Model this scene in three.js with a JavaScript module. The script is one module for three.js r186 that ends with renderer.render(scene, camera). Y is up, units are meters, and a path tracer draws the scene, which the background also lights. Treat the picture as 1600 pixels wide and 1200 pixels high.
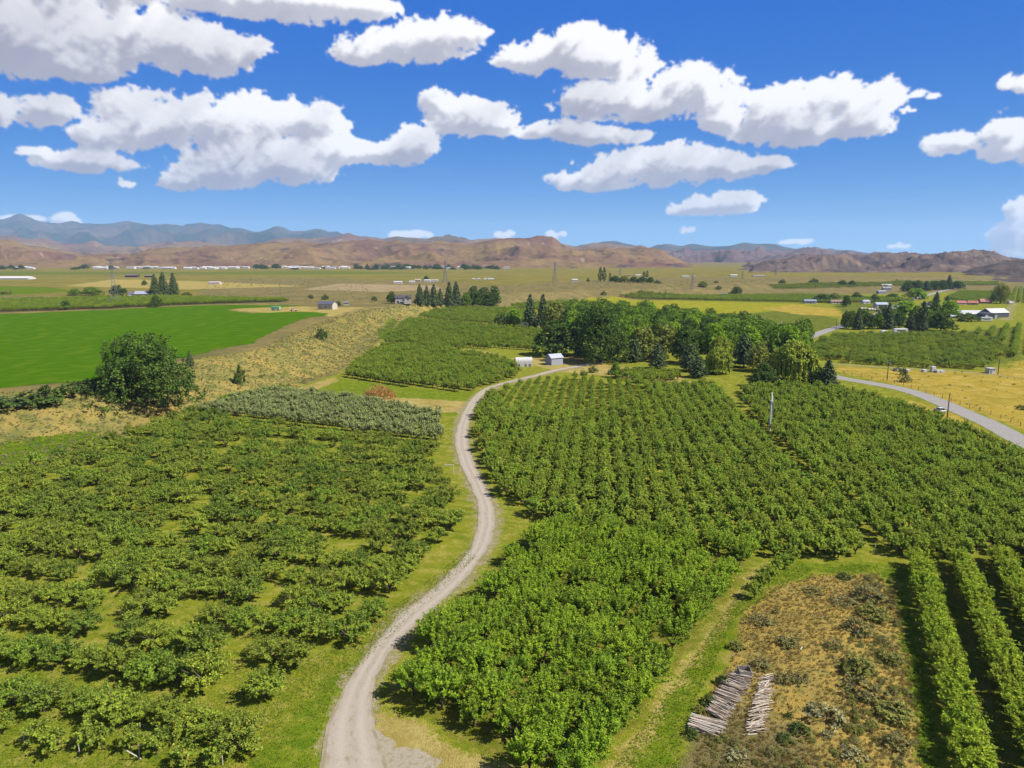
import * as THREE from 'three';
import { mergeGeometries } from 'three/addons/utils/BufferGeometryUtils.js';

// ------------------------------------------------------------------ camera, sun, exposure
const scene = new THREE.Scene();
const FOCAL = 1111, HORIZON = 400, EYE = 50;            // pixels of a 1600 x 1200 frame; metres
const PITCH = Math.atan((600 - HORIZON) / FOCAL);
const camera = new THREE.PerspectiveCamera(2 * Math.atan(600 / FOCAL) * 180 / Math.PI, 4 / 3, 0.5, 60000);
camera.position.set(0, EYE, 0);
camera.rotation.x = -PITCH;
const EXPOSURE = 2.05;
const SUN = new THREE.Vector3(0.65, 0.735, 0.20).normalize();
const sun = new THREE.DirectionalLight(new THREE.Color().setRGB(1, 0.955, 0.87), 4.9);
sun.name = 'sun';
sun.position.copy(SUN).multiplyScalar(900);
sun.target.position.set(0, 0, -220);
sun.position.add(sun.target.position);
sun.castShadow = true;
Object.assign(sun.shadow.camera, { left: -420, right: 420, top: 420, bottom: -420, near: 10, far: 2200 });
sun.shadow.mapSize.set(4096, 4096);
scene.add(sun, sun.target);
const renderer = new THREE.WebGLRenderer({ antialias: true });
renderer.toneMapping = THREE.LinearToneMapping;
renderer.toneMappingExposure = EXPOSURE;
renderer.shadowMap.enabled = true;
scene.fog = new THREE.FogExp2(new THREE.Color().setRGB(0.46, 0.69, 1.0), 4.2e-5);

// ------------------------------------------------------------------ chance and noise
const rng = (a) => () => { a = (a + 0x6d2b79f5) | 0; let t = Math.imul(a ^ (a >>> 15), 1 | a); t = (t + Math.imul(t ^ (t >>> 7), 61 | t)) ^ t; return ((t ^ (t >>> 14)) >>> 0) / 4294967296; };
const PERM = new Uint8Array(512), GX = new Float32Array(256), GY = new Float32Array(256);
{ const r = rng(77), p = [...Array(256).keys()]; for (let i = 255; i > 0; i--) { const j = (r() * (i + 1)) | 0; [p[i], p[j]] = [p[j], p[i]]; } for (let i = 0; i < 512; i++) PERM[i] = p[i & 255]; for (let i = 0; i < 256; i++) { const a = r() * 6.2832; GX[i] = Math.cos(a); GY[i] = Math.sin(a); } }
function noise(x, y) {                                   // gradient noise, about -0.7 .. 0.7
  const ix = Math.floor(x), iy = Math.floor(y), fx = x - ix, fy = y - iy, X = ix & 255, Y = iy & 255;
  const u = fx * fx * fx * (fx * (fx * 6 - 15) + 10), v = fy * fy * fy * (fy * (fy * 6 - 15) + 10);
  const a = PERM[PERM[X] + Y], b = PERM[PERM[X + 1] + Y], c = PERM[PERM[X] + Y + 1], d = PERM[PERM[X + 1] + Y + 1];
  const n00 = GX[a] * fx + GY[a] * fy, n10 = GX[b] * (fx - 1) + GY[b] * fy, n01 = GX[c] * fx + GY[c] * (fy - 1), n11 = GX[d] * (fx - 1) + GY[d] * (fy - 1);
  return n00 + u * (n10 - n00) + v * (n01 - n00 + u * (n00 - n10 - n01 + n11));
}
const fbm = (x, y, o = 4) => { let s = 0, a = 1; for (let i = 0; i < o; i++) { s += a * noise(x, y); x = x * 2.03 + 17.3; y = y * 2.03 + 9.1; a *= 0.5; } return s; };
const ridged = (x, y, o = 4) => { let s = 0, a = 0.5; for (let i = 0; i < o; i++) { s += a * (1 - 2 * Math.abs(noise(x, y))); x = x * 2.1 + 7.7; y = y * 2.1 + 3.3; a *= 0.5; } return s; };
const { clamp, lerp, smoothstep } = THREE.MathUtils;
const toLin = (c) => { c /= 255; return c <= 0.04045 ? c / 12.92 : Math.pow((c + 0.055) / 1.055, 2.4); };
const toByte = (c) => { c = clamp(c, 0, 1); return 255 * (c <= 0.0031308 ? c * 12.92 : 1.055 * Math.pow(c, 1 / 2.4) - 0.055); };
const K = 2.0;                                           // photographed brightness of a sunlit surface over its base colour
const base = (r, g, b) => [toLin(r) / K, toLin(g) / K, toLin(b) / K];   // base colour of a surface that photographs as r, g, b in the sun
const color = (r, g, b) => new THREE.Color().setRGB(...base(r, g, b));

// ------------------------------------------------------------------ sky: air and fair-weather clouds
function direction(px, py) {
  return new THREE.Vector3((px - 800) / FOCAL, (600 - py) / FOCAL, -1).normalize().applyAxisAngle(new THREE.Vector3(1, 0, 0), -PITCH);
}
const azel = (px, py) => { const d = direction(px, py); return [Math.atan2(d.x, -d.z) * 180 / Math.PI, Math.asin(d.y) * 180 / Math.PI]; };
function makeSky() {
  const W = 4096, H = 2048, R = H / 2, deg = W / 360;
  const dens = new Float32Array(W * R).fill(-1), grey = new Float32Array(W * R);
  const clouds = [
    [[50, 60, 150, 78], [200, 62, 130, 62], [300, 84, 95, 48], [368, 72, 55, 28], [30, 0, 190, 70], [120, 105, 70, 26], [120, -40, 200, 60]],
    [[30, 178, 80, 28], [90, 172, 44, 24]],
    [[440, 4, 160, 40], [560, 10, 65, 20], [330, 0, 90, 24]],
    [[230, 190, 95, 50], [330, 195, 115, 52], [430, 195, 95, 46], [500, 190, 48, 34], [180, 215, 75, 30], [140, 255, 85, 20], [400, 250, 115, 44], [340, 275, 75, 26], [460, 265, 65, 32], [280, 285, 34, 17], [520, 235, 55, 28], [610, 240, 65, 25], [650, 222, 36, 30], [570, 245, 45, 14]],
    [[630, 75, 95, 32], [690, 55, 65, 34], [570, 90, 55, 18], [738, 50, 32, 10]],
    [[730, 185, 75, 36], [690, 160, 36, 25], [770, 195, 45, 25]],
    [[900, 90, 115, 40], [910, 60, 62, 26], [980, 105, 55, 30], [820, 100, 45, 20]],
    [[960, 160, 100, 38], [1080, 130, 65, 36], [1110, 150, 55, 40], [1020, 170, 75, 26]],
    [[1200, 180, 85, 44], [1290, 165, 95, 45], [1370, 155, 44, 34], [1240, 205, 95, 32], [1350, 195, 52, 26], [1130, 190, 40, 22]],
    [[870, 205, 75, 20], [930, 215, 55, 17], [985, 215, 36, 14]],
    [[1020, 265, 125, 36], [1050, 240, 52, 21], [1130, 262, 85, 24], [1210, 255, 36, 12], [920, 285, 75, 18]],
    [[1130, 320, 75, 20], [1170, 312, 32, 14], [1070, 330, 32, 9]],
    [[1480, 228, 52, 21], [1580, 215, 46, 40], [1560, 240, 32, 17], [1640, 225, 60, 45]],
    [[1590, 330, 27, 22], [1585, 365, 42, 28], [1578, 392, 38, 14], [1650, 350, 60, 50]],
    [[1592, 128, 38, 18]], [[1440, 148, 24, 8]], [[1235, 380, 26, 8]], [[645, 366, 34, 10]], [[100, 346, 27, 14], [35, 342, 38, 7]],
    [[865, 368, 16, 8]], [[1075, 360, 10, 6]], [[1420, 172, 12, 6]], [[198, 286, 12, 9]], [[45, 236, 30, 7]], [[785, 368, 20, 7]], [[1405, 385, 16, 5]], [[345, 362, 16, 5]],
  ].map((c, n) => (c.length > 1 ? c : [...Array(6).keys()].map((k) => { const [x, y, rx, ry] = c[0], h = (s) => { const q = Math.sin(n * 12.9898 + k * 78.233 + s * 37.719) * 43758.5453; return (q - Math.floor(q)) * 2 - 1; }; return [x + rx * 0.9 * h(0.3), y + ry * 0.55 * h(0.7), rx * (0.3 + 0.25 * Math.abs(h(0.1))), ry * (0.4 + 0.45 * Math.abs(h(0.9)))]; }))).map((c) => c.map(([x, y, rx, ry]) => {
    const [a, e] = azel(x, y), [a1] = azel(x + rx, y), [, e1] = azel(x, y - ry), [a0] = azel(x - rx, y), [, e0] = azel(x, y + ry);
    return [a, e, (a1 - a0) / 2, (e1 - e0) / 2];
  }));
  const r = rng(4);                                      // the same sky goes on all round
  for (let k = 0; k < 95; k++) {
    const a = 44 + r() * 272, e = 2 + 50 * Math.pow(r(), 1.5), s = (1.2 + 3.2 * r()) * (0.45 + e / 30), c = [];
    for (let j = 0, n = 3 + r() * 7; j < n; j++) c.push([a + (r() - 0.5) * s * 4.2, e + (r() - 0.35) * s * 0.9, s * (0.7 + r()), s * (0.3 + 0.35 * r())]);
    clouds.push(c);
  }
  for (const c of clouds) {
    let lo = 1e9, hi = -1e9, top = -1e9, low = 1e9;
    const grainy = clamp(5 / (Math.max(...c.map((b) => b[0] + b[2])) - Math.min(...c.map((b) => b[0] - b[2]))), 1, 4.5);   // small clouds break up finer
    for (const [a, e, ra, re] of c) { lo = Math.min(lo, a - 1.5 * ra); hi = Math.max(hi, a + 1.5 * ra); top = Math.max(top, e + 1.6 * re); low = Math.min(low, e - 1.3 * re); }
    for (let j = Math.max(0, Math.floor(low * deg)); j < Math.min(R, top * deg); j++) {
      const e = (j + 0.5) / deg, wide = Math.cos(e * Math.PI / 180);
      for (let i = Math.floor(lo * deg); i < hi * deg; i++) {
        const a = (i + 0.5) / deg;
        let f = -1;
        for (const b of c) {
          const dx = (a - b[0]) / b[2], dy = (e - b[1]) / (e < b[1] ? b[3] * 0.78 : b[3]);
          const g = 1 - dx * dx - dy * dy;
          if (g > -0.9) f = f < -0.9 ? g : Math.max(f, g) + 0.16 * Math.exp(-3 * Math.abs(f - g));
        }
        if (f <= -0.75) continue;
        const x = a * wide * grainy, y = e * 1.25 * grainy, wx = 0.35 * noise(x * 0.9 + 40, y * 0.9), wy = 0.35 * noise(x * 0.9, y * 0.9 + 80);
        let bil = 0, am = 0.5, fr = 0.5;
        for (let o = 0; o < 6; o++) { bil += am * (1 - 2.1 * Math.abs(noise((x + wx) * fr + 3 * o, (y + wy) * fr + 7 * o))); fr *= 2.07; am *= 0.5; }
        let d = f * 0.86 + (bil - 0.46) * 1.2 + 0.25 * noise(x * 0.23 + 5, y * 0.3 + 9) - 0.1;
        if (d > -0.25 && d < 0.5) d += (0.5 - Math.abs(d)) * (0.55 * fbm(x * 3.1 + 7, y * 3.6, 4) - 0.04);   // ragged, wispy rims
        const at = j * W + ((((i + W / 4) % W) + W) % W);
        if (d > dens[at]) dens[at] = d;
      }
    }
  }
  // how much cloud lies between a place and the sun (up and to the right of the frame)
  const data = new Float32Array(W * H * 4), D = (i, j) => (j >= R ? 0 : Math.max(0, dens[Math.max(0, j) * W + ((i % W) + W) % W]));
  for (let j = 0; j < H; j++) {
    const e = ((j + 0.5) / H - 0.5) * 180, up = Math.max(0, e);
    // clear air, from the photograph: pale at the horizon, deep blue above 20 degrees, going on darker to the zenith
    const t = 1 - Math.exp(-up / 7.5), z = clamp((up - 18) / 60, 0, 1);
    const air = [lerp(158, 4, t), lerp(208, 94, t), lerp(240, 204, t)].map((c, k) => toLin(c) * lerp(1, [0.8, 0.75, 0.8][k], z));
    for (let i = 0; i < W; i++) {
      const o = (j * W + i) * 4;
      let cr = air[0], cg = air[1], cb = air[2];
      if (j >= R) {
        const jj = j - R, d0 = dens[jj * W + i];
        if (d0 > -0.02) {
          const m = smoothstep(d0, -0.02, 0.26);
          let path = 0;
          for (let k = 1; k <= 10; k++) { const q = k * k * 0.6 + k; path += D(i + Math.round(q * 0.6), jj + Math.round(q * 0.72)) * (1 + k * 0.22); }
          const fine = D(i, jj) - 0.34 * (D(i + 3, jj + 3) + D(i + 5, jj + 6) + D(i + 8, jj + 8));
          const slope = D(i + 5, jj + 6) - D(i - 5, jj - 6) + 0.6 * (D(i + 11, jj + 12) - D(i - 11, jj - 12)), lit = Math.exp(-path * 0.085), edge = clamp(1.0 + fine * 0.35 - slope * 0.5, 0.64, 1.14);
          const L = clamp((0.47 + 0.68 * lit) * edge, 0.34, 1.06), s = (L - 0.34) / 0.72;
          const w = [lerp(0.36, 1.06, s), lerp(0.36, 1.05, s), lerp(0.45, 1.05, s)];
          const veil = 0.12 * Math.exp(-up / 5);
          cr = lerp(cr, lerp(w[0], air[0], veil), m); cg = lerp(cg, lerp(w[1], air[1], veil), m); cb = lerp(cb, lerp(w[2], air[2], veil), m);
        }
      }
      data[o] = cr / EXPOSURE; data[o + 1] = cg / EXPOSURE; data[o + 2] = cb / EXPOSURE; data[o + 3] = 1;
    }
  }
  const t = new THREE.DataTexture(data, W, H, THREE.RGBAFormat, THREE.FloatType);
  t.mapping = THREE.EquirectangularReflectionMapping; t.magFilter = THREE.LinearFilter; t.needsUpdate = true;
  return t;
}
scene.background = makeSky();
scene.environment = scene.background;
scene.backgroundRotation.y = scene.environmentRotation.y = 0;

// ------------------------------------------------------------------ lie of the land
const onPlane = (px, py, h) => { const d = direction(px, py), t = (h - EYE) / d.y; return [d.x * t, d.z * t]; };
const BENCH = 10;                                        // the upper terrace stands 10 m above the orchard floor
const toeLine = [[-500, 800], [-120, 752], [0, 728], [110, 702], [200, 672], [300, 643], [400, 622], [455, 606], [530, 580], [578, 550], [602, 520], [640, 498], [700, 485], [800, 476], [920, 471], [1010, 468], [1200, 459], [1420, 447], [1700, 440]].map(([x, y]) => onPlane(x, y, 0));
const edgeLine = [[-500, 655], [-120, 622], [0, 612], [60, 606], [130, 600], [230, 578], [320, 556], [400, 545], [450, 522], [490, 505], [530, 492], [575, 482], [620, 475], [700, 466], [800, 458], [920, 452], [1010, 450], [1200, 441], [1420, 433], [1700, 428]].map(([x, y]) => onPlane(x, y, BENCH));
const FAR = 9000, closeFar = (line) => [...line, [FAR, line[line.length - 1][1]], [FAR, -FAR], [-FAR, -FAR], [-FAR, line[0][1]]];
function inside(poly, x, z) {
  let r = false;
  for (let i = 0, j = poly.length - 1; i < poly.length; j = i++) { const [xi, zi] = poly[i], [xj, zj] = poly[j]; if ((zi > z) !== (zj > z) && x < (xj - xi) * (z - zi) / (zj - zi) + xi) r = !r; }
  return r;
}
function away(line, x, z) {
  let best = 1e12;
  for (let i = 1; i < line.length; i++) {
    const [ax, az] = line[i - 1], dx = line[i][0] - ax, dz = line[i][1] - az, t = clamp(((x - ax) * dx + (z - az) * dz) / (dx * dx + dz * dz), 0, 1), ex = ax + t * dx - x, ez = az + t * dz - z;
    best = Math.min(best, ex * ex + ez * ez);
  }
  return Math.sqrt(best);
}
const toePoly = closeFar(toeLine), edgePoly = closeFar(edgeLine);
const moundAt = onPlane(1285, 1030, 0);
function height0(x, z) {
  let t = 0;
  if (inside(edgePoly, x, z)) t = 1; else if (inside(toePoly, x, z)) { const a = away(toeLine, x, z), b = away(edgeLine, x, z); t = a / (a + b + 1e-6); }
  let h = BENCH * t * t * (3 - 2 * t) + t * (1 - t) * 4 * (0.9 * noise(x / 22, z / 22) + 0.4 * noise(x / 7, z / 7));
  const m = Math.hypot((x - moundAt[0]) / 16, (z - moundAt[1]) / 24);
  if (m < 1) h += 1.3 * (1 - m * m) ** 2;
  return h;
}
const GX0 = -1600, GZ0 = -2400, GS = 4, GNX = 801, GNZ = 651, heights = new Float32Array(GNX * GNZ);
for (let j = 0; j < GNZ; j++) for (let i = 0; i < GNX; i++) heights[j * GNX + i] = height0(GX0 + i * GS, GZ0 + j * GS);
function land(x, z) {
  const u = clamp((x - GX0) / GS, 0, GNX - 1.001), v = clamp((z - GZ0) / GS, 0, GNZ - 1.001), i = u | 0, j = v | 0, a = u - i, b = v - j, k = j * GNX + i;
  return lerp(lerp(heights[k], heights[k + 1], a), lerp(heights[k + GNX], heights[k + GNX + 1], a), b);
}
function at(px, py) {                                    // the place on the land that a line of sight first meets
  const d = direction(px, py);
  let t = 20, last = 20;
  while (t < 20000) { if (EYE + d.y * t < land(d.x * t, d.z * t)) break; last = t; t *= 1.012; }
  for (let k = 0; k < 18; k++) { const m = (t + last) / 2; if (EYE + d.y * m < land(d.x * m, d.z * m)) t = m; else last = m; }
  return new THREE.Vector3(d.x * t, land(d.x * t, d.z * t), d.z * t);
}
const flat = (list) => list.map(([x, y]) => { const p = at(x, y); return [p.x, p.z]; });
const depthOf = (p) => p.clone().sub(camera.position).dot(direction(800, 600));

// ------------------------------------------------------------------ ground cover map, drawn in metres on the ground
const DRY = 0, MOWN = 1, GOLD = 2, LUSH = 3, DIRT = 4, BANK = 5, RANGE = 6, PLAIN = 7, SOIL = 8, PALE = 9, OLIVE = 10, STRAW = 11, YELLOW = 12, VERGE = 13;
const tones = {                                          // three tones of each cover, and how wide its patches are in metres
  [DRY]: [[142, 128, 80], [122, 116, 74], [156, 138, 86], 30], [MOWN]: [[150, 152, 48], [122, 136, 36], [170, 162, 74], 5], [GOLD]: [[194, 164, 82], [170, 150, 82], [148, 138, 76], 3],
  [LUSH]: [[106, 130, 28], [88, 120, 22], [130, 140, 42], 4], [DIRT]: [[180, 166, 132], [160, 150, 104], [150, 146, 84], 2], [BANK]: [[180, 158, 86], [150, 142, 80], [122, 126, 64], 13],
  [RANGE]: [[188, 164, 68], [168, 150, 58], [200, 174, 90], 14], [PLAIN]: [[144, 132, 64], [124, 122, 56], [156, 140, 74], 90], [SOIL]: [[132, 132, 46], [112, 122, 36], [150, 140, 66], 3], [PALE]: [[176, 156, 118], [160, 142, 102], [186, 168, 128], 20],
  [OLIVE]: [[116, 124, 48], [102, 116, 42], [132, 134, 56], 12], [STRAW]: [[186, 168, 98], [168, 150, 78], [196, 178, 110], 8], [YELLOW]: [[164, 160, 44], [148, 150, 40], [174, 166, 58], 18], [VERGE]: [[126, 142, 36], [104, 130, 28], [148, 152, 52], 4],
};
const zoneShapes = [
  [PLAIN, [[-400, 462], [0, 462], [300, 462], [480, 470], [560, 462], [700, 452], [900, 446], [1200, 437], [1600, 430], [2000, 428], [2000, 415], [-400, 415]]],
  [DRY, [[300, 466], [330, 438], [420, 434], [560, 436], [700, 440], [760, 446], [620, 474], [520, 474]]],
  [PALE, [[470, 452], [530, 443], [680, 446], [690, 452], [600, 456]]], [STRAW, [[100, 447], [180, 436], [330, 440], [480, 447], [300, 452]]],
  [LUSH, [[-200, 452], [0, 447], [80, 449], [120, 455], [0, 462], [-200, 462]]], [OLIVE, [[-200, 432], [0, 424], [300, 425], [500, 423], [700, 427], [500, 429], [200, 428], [0, 430]]],
  [DRY, [[560, 470], [760, 447], [1000, 433], [1250, 432], [1700, 436], [1700, 450], [1200, 460], [900, 473], [640, 490]]],
  [PLAIN, [[780, 428], [900, 420], [1050, 424], [1000, 432], [850, 434]]],
  [MOWN, [[-700, 850], [0, 735], [200, 680], [300, 648], [450, 610], [530, 583], [600, 530], [650, 492], [800, 478], [1000, 470], [1250, 462], [1700, 450], [2300, 700], [2300, 1400], [800, 1500], [-900, 1400]]],
  [BANK, [[-500, 802], [0, 730], [110, 704], [200, 674], [300, 645], [400, 624], [455, 608], [530, 580], [578, 550], [602, 520], [640, 498], [700, 485], [690, 470], [620, 478], [575, 484], [530, 494], [490, 507], [450, 524], [400, 547], [320, 558], [230, 580], [130, 602], [60, 608], [0, 614], [-120, 624], [-500, 657]]],
  [STRAW, [[360, 484], [410, 476], [500, 480], [570, 480], [520, 495], [460, 490], [400, 488]]],
  [LUSH, [[-400, 790], [0, 735], [140, 690], [160, 672], [120, 676], [0, 692], [-300, 745]]], [LUSH, [[290, 650], [350, 618], [440, 600], [455, 608], [400, 628], [330, 650]]], [GOLD, [[215, 640], [270, 630], [290, 640], [240, 652]]],
  [LUSH, [[590, 515], [612, 498], [620, 500], [606, 530], [592, 530]]], [STRAW, [[560, 585], [602, 530], [620, 532], [600, 555], [575, 575]]],
  [VERGE, [[430, 612], [520, 590], [700, 612], [740, 612], [728, 650], [690, 648], [560, 625]]], [STRAW, [[440, 614], [520, 590], [530, 594], [490, 612]]], [STRAW, [[560, 618], [640, 622], [735, 628], [728, 646], [690, 644], [600, 630]]],
  [STRAW, [[705, 555], [730, 545], [780, 552], [770, 565], [730, 562]]], [STRAW, [[790, 560], [900, 555], [960, 572], [1050, 582], [1090, 600], [1040, 596], [960, 588], [900, 584], [870, 580]]],
  [YELLOW, [[880, 470], [960, 463], [1250, 475], [1300, 472], [1225, 482], [1160, 490], [1040, 487], [920, 475]]], [OLIVE, [[1040, 488], [1160, 491], [1230, 484], [1310, 498], [1310, 512], [1240, 530], [1150, 520]]],
  [RANGE, [[1190, 482], [1240, 476], [1310, 483], [1320, 494], [1250, 492]]], [OLIVE, [[1300, 475], [1420, 470], [1400, 498], [1330, 500]]],
  [RANGE, [[1310, 572], [1400, 578], [1560, 582], [1600, 560], [1700, 560], [2000, 700], [2000, 760], [1600, 672], [1500, 634], [1420, 606], [1340, 588], [1305, 580]]],
  [OLIVE, [[1470, 520], [1590, 510], [1600, 560], [1540, 575], [1490, 540]]],
  [RANGE, [[1310, 606], [1420, 624], [1500, 650], [1600, 708], [1590, 712], [1490, 668], [1400, 636], [1320, 612]]],
  [VERGE, [[940, 1225], [1178, 895], [1250, 878], [1430, 880], [1420, 908], [1275, 893], [1205, 915], [1158, 962], [1122, 1040], [1075, 1130], [1062, 1225]]],
  [GOLD, [[1080, 1225], [1090, 1140], [1110, 1080], [1140, 1040], [1158, 965], [1205, 922], [1270, 898], [1370, 898], [1402, 930], [1416, 1000], [1432, 1100], [1445, 1225]]],
  [DRY, [[1060, 1220], [1085, 1120], [1160, 1100], [1250, 1140], [1300, 1220]]], [LUSH, [[1398, 925], [1412, 920], [1452, 1100], [1475, 1225], [1440, 1225], [1422, 1080]]],
  [SOIL, [[610, 1090], [770, 880], [840, 825], [1170, 868], [1170, 895], [920, 1215], [800, 1195]]], [SOIL, [[1440, 890], [1620, 860], [1800, 1215], [1520, 1215]]],
  [VERGE, [[380, 1215], [470, 1100], [545, 1030], [640, 950], [735, 860], [745, 870], [640, 965], [520, 1085], [500, 1215]]],
  [STRAW, [[590, 1110], [700, 1160], [800, 1205], [780, 1215], [620, 1215], [585, 1140]]],
];
const strokes = [                                        // worn ground along lanes: cover, width in metres, line
  [DIRT, 5, [[540, 1210], [552, 1100], [575, 1050], [610, 1000], [655, 950], [720, 900], [752, 860], [764, 830], [760, 790], [740, 750], [722, 700], [720, 670], [730, 640], [746, 620], [775, 603], [830, 589], [880, 577], [935, 566]]],
  [STRAW, 1.1, [[955, 1220], [1178, 897], [1200, 884]]], [DIRT, 3.4, [[1300, 569], [1400, 575], [1500, 580], [1590, 590]]], [DIRT, 5, [[1588, 468], [1580, 480], [1572, 500]]],
];
const shapesInMetres = zoneShapes.map(([z, p]) => [z, flat(p)]), strokesInMetres = strokes.map(([z, w, p]) => [z, w, flat(p)]);
function groundTexture(x0, z0, x1, z1, W, H, warp, grain) {
  const zone = new Uint8Array(W * H), sx = (x1 - x0) / W, sz = (z1 - z0) / H;
  for (const [id, poly] of shapesInMetres) {
    for (let j = 0; j < H; j++) {
      const z = z0 + (j + 0.5) * sz, cuts = [];
      for (let a = 0, b = poly.length - 1; a < poly.length; b = a++) { const [xa, za] = poly[a], [xb, zb] = poly[b]; if ((za > z) !== (zb > z)) cuts.push(xa + (z - za) / (zb - za) * (xb - xa)); }
      cuts.sort((p, q) => p - q);
      for (let c = 0; c + 1 < cuts.length; c += 2) { const i0 = Math.max(0, Math.ceil((cuts[c] - x0) / sx - 0.5)), i1 = Math.min(W - 1, Math.floor((cuts[c + 1] - x0) / sx - 0.5)); for (let i = i0; i <= i1; i++) zone[j * W + i] = id; }
    }
  }
  for (const [id, wide, line] of strokesInMetres) {
    for (let s = 1; s < line.length; s++) {
      const [ax, az] = line[s - 1], [bx, bz] = line[s];
      const i0 = Math.max(0, Math.floor((Math.min(ax, bx) - wide - x0) / sx)), i1 = Math.min(W - 1, Math.ceil((Math.max(ax, bx) + wide - x0) / sx)), j0 = Math.max(0, Math.floor((Math.min(az, bz) - wide - z0) / sz)), j1 = Math.min(H - 1, Math.ceil((Math.max(az, bz) + wide - z0) / sz));
      for (let j = j0; j <= j1; j++) for (let i = i0; i <= i1; i++) if (away([line[s - 1], line[s]], x0 + (i + 0.5) * sx, z0 + (j + 0.5) * sz) < wide / 2) zone[j * W + i] = id;
    }
  }
  const data = new Uint8Array(W * H * 4), r = rng(W + H + Math.round(x1));
  const lin = {}; for (const k in tones) lin[k] = [...tones[k].slice(0, 3).map((c) => base(...c)), tones[k][3]];
  const LUT = new Uint8Array(4096); for (let i = 0; i < 4096; i++) LUT[i] = toByte(i / 4095 * 0.6);
  const dirX = 0.93, dirZ = 0.36;                        // the mower goes along the rows
  for (let j = 0; j < H; j++) {
    for (let i = 0; i < W; i++) {
      const x = x0 + (i + 0.5) * sx, z = z0 + (j + 0.5) * sz;
      const wx = warp * (noise(x / (warp * 2.5), z / (warp * 2.5)) + 0.5 * noise(x / warp * 1.3 + 50, z / warp * 1.3)), wz = warp * (noise(x / (warp * 2.5) + 31, z / (warp * 2.5)) + 0.5 * noise(x / warp * 1.3, z / warp * 1.3 + 70));
      const ju = (r() + r() - 1) * warp * 0.7, jv = (r() + r() - 1) * warp * 0.7, ii = clamp(Math.round(i + (wx + ju) / sx), 0, W - 1), jj = clamp(Math.round(j + (wz + jv) / sz), 0, H - 1), id = zone[jj * W + ii], T = lin[id], s = T[3];
      let n1 = fbm(x / s, z / s, 4), n2 = fbm(x / s * 2.3 + 90, z / s * 2.3, 3);
      if (id === MOWN || id === VERGE) { const u = x * dirX + z * dirZ, v = -x * dirZ + z * dirX; n1 = 0.55 * n1 + 0.75 * noise(u / 16, v / 1.1) + 0.2 * noise(u / 4, v / 0.5); }
      else if (id === PLAIN) n1 = 0.5 * n1 + 0.9 * fbm(x / 260, z / 60, 3);
      else if (id === DRY) n2 = n2 + 0.5 * noise(x / 60, z / 25);
      const a = clamp(0.5 + n1 * 1.25, 0, 1), b = clamp(n2 * 1.5 + 0.15, 0, 1), g = 1 + grain * (r() + r() - 1) + 0.16 * noise(x / (sx * 3), z / (sz * 3));
      const o = (j * W + i) * 4;
      for (let c = 0; c < 3; c++) data[o + c] = LUT[clamp(((lerp(lerp(T[0][c], T[1][c], a), T[2][c], b) * g) / 0.6 * 4095) | 0, 0, 4095)];
      data[o + 3] = 255;
    }
  }
  const t = new THREE.DataTexture(data, W, H, THREE.RGBAFormat); t.colorSpace = THREE.SRGBColorSpace; t.magFilter = t.minFilter = THREE.LinearFilter; t.needsUpdate = true;
  return t;
}
function noiseTexture(size, cell, seed, octaves = 4) {   // a tile of relief
  const d = new Uint8Array(size * size * 4), r = rng(seed);
  for (let j = 0; j < size; j++) for (let i = 0; i < size; i++) {
    const f = (a, b) => fbm(a / cell + seed, b / cell, octaves), u = i / size, v = j / size;
    const n = lerp(lerp(f(i, j), f(i - size, j), u), lerp(f(i, j - size), f(i - size, j - size), u), v);
    const k = clamp(128 + n * 150 + (r() - 0.5) * 40, 0, 255), o = (j * size + i) * 4; d[o] = d[o + 1] = d[o + 2] = k; d[o + 3] = 255;
  }
  const t = new THREE.DataTexture(d, size, size, THREE.RGBAFormat); t.wrapS = t.wrapT = THREE.RepeatWrapping; t.magFilter = THREE.LinearFilter; t.needsUpdate = true;
  return t;
}
const relief = noiseTexture(512, 10, 5, 5);
function sheet(x0, z0, x1, z1, step, sink) {             // a piece of land as a grid; uv 0..1 over the piece, uv1 in metres
  const nx = Math.round((x1 - x0) / step), nz = Math.round((z1 - z0) / step), p = [], uv = [], uv1 = [], index = [];
  for (let j = 0; j <= nz; j++) for (let i = 0; i <= nx; i++) { const x = x0 + (x1 - x0) * i / nx, z = z0 + (z1 - z0) * j / nz; p.push(x, land(x, z) - sink(x, z), z); uv.push(i / nx, j / nz); uv1.push(x / 24, z / 24); if (i < nx && j < nz) { const a = j * (nx + 1) + i, b = a + 1, c = a + nx + 1, d = c + 1; index.push(a, c, b, b, c, d); } }
  const g = new THREE.BufferGeometry(); g.setIndex(index);
  g.setAttribute('position', new THREE.Float32BufferAttribute(p, 3)); g.setAttribute('uv', new THREE.Float32BufferAttribute(uv, 2)); g.setAttribute('uv1', new THREE.Float32BufferAttribute(uv1, 2)); g.computeVertexNormals();
  return g;
}
function shadows(o) { o.traverse((m) => { if (m.isMesh) { m.castShadow = true; m.receiveShadow = true; } }); return o; }
function structure(name, geometry, material) { const m = new THREE.Mesh(geometry, material); m.name = name; m.userData.kind = 'structure'; m.receiveShadow = true; scene.add(m); return m; }
const reliefAt = (channel, repeat) => { const t = relief.clone(); t.channel = channel; t.repeat.set(repeat, repeat); t.needsUpdate = true; return t; };
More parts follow.
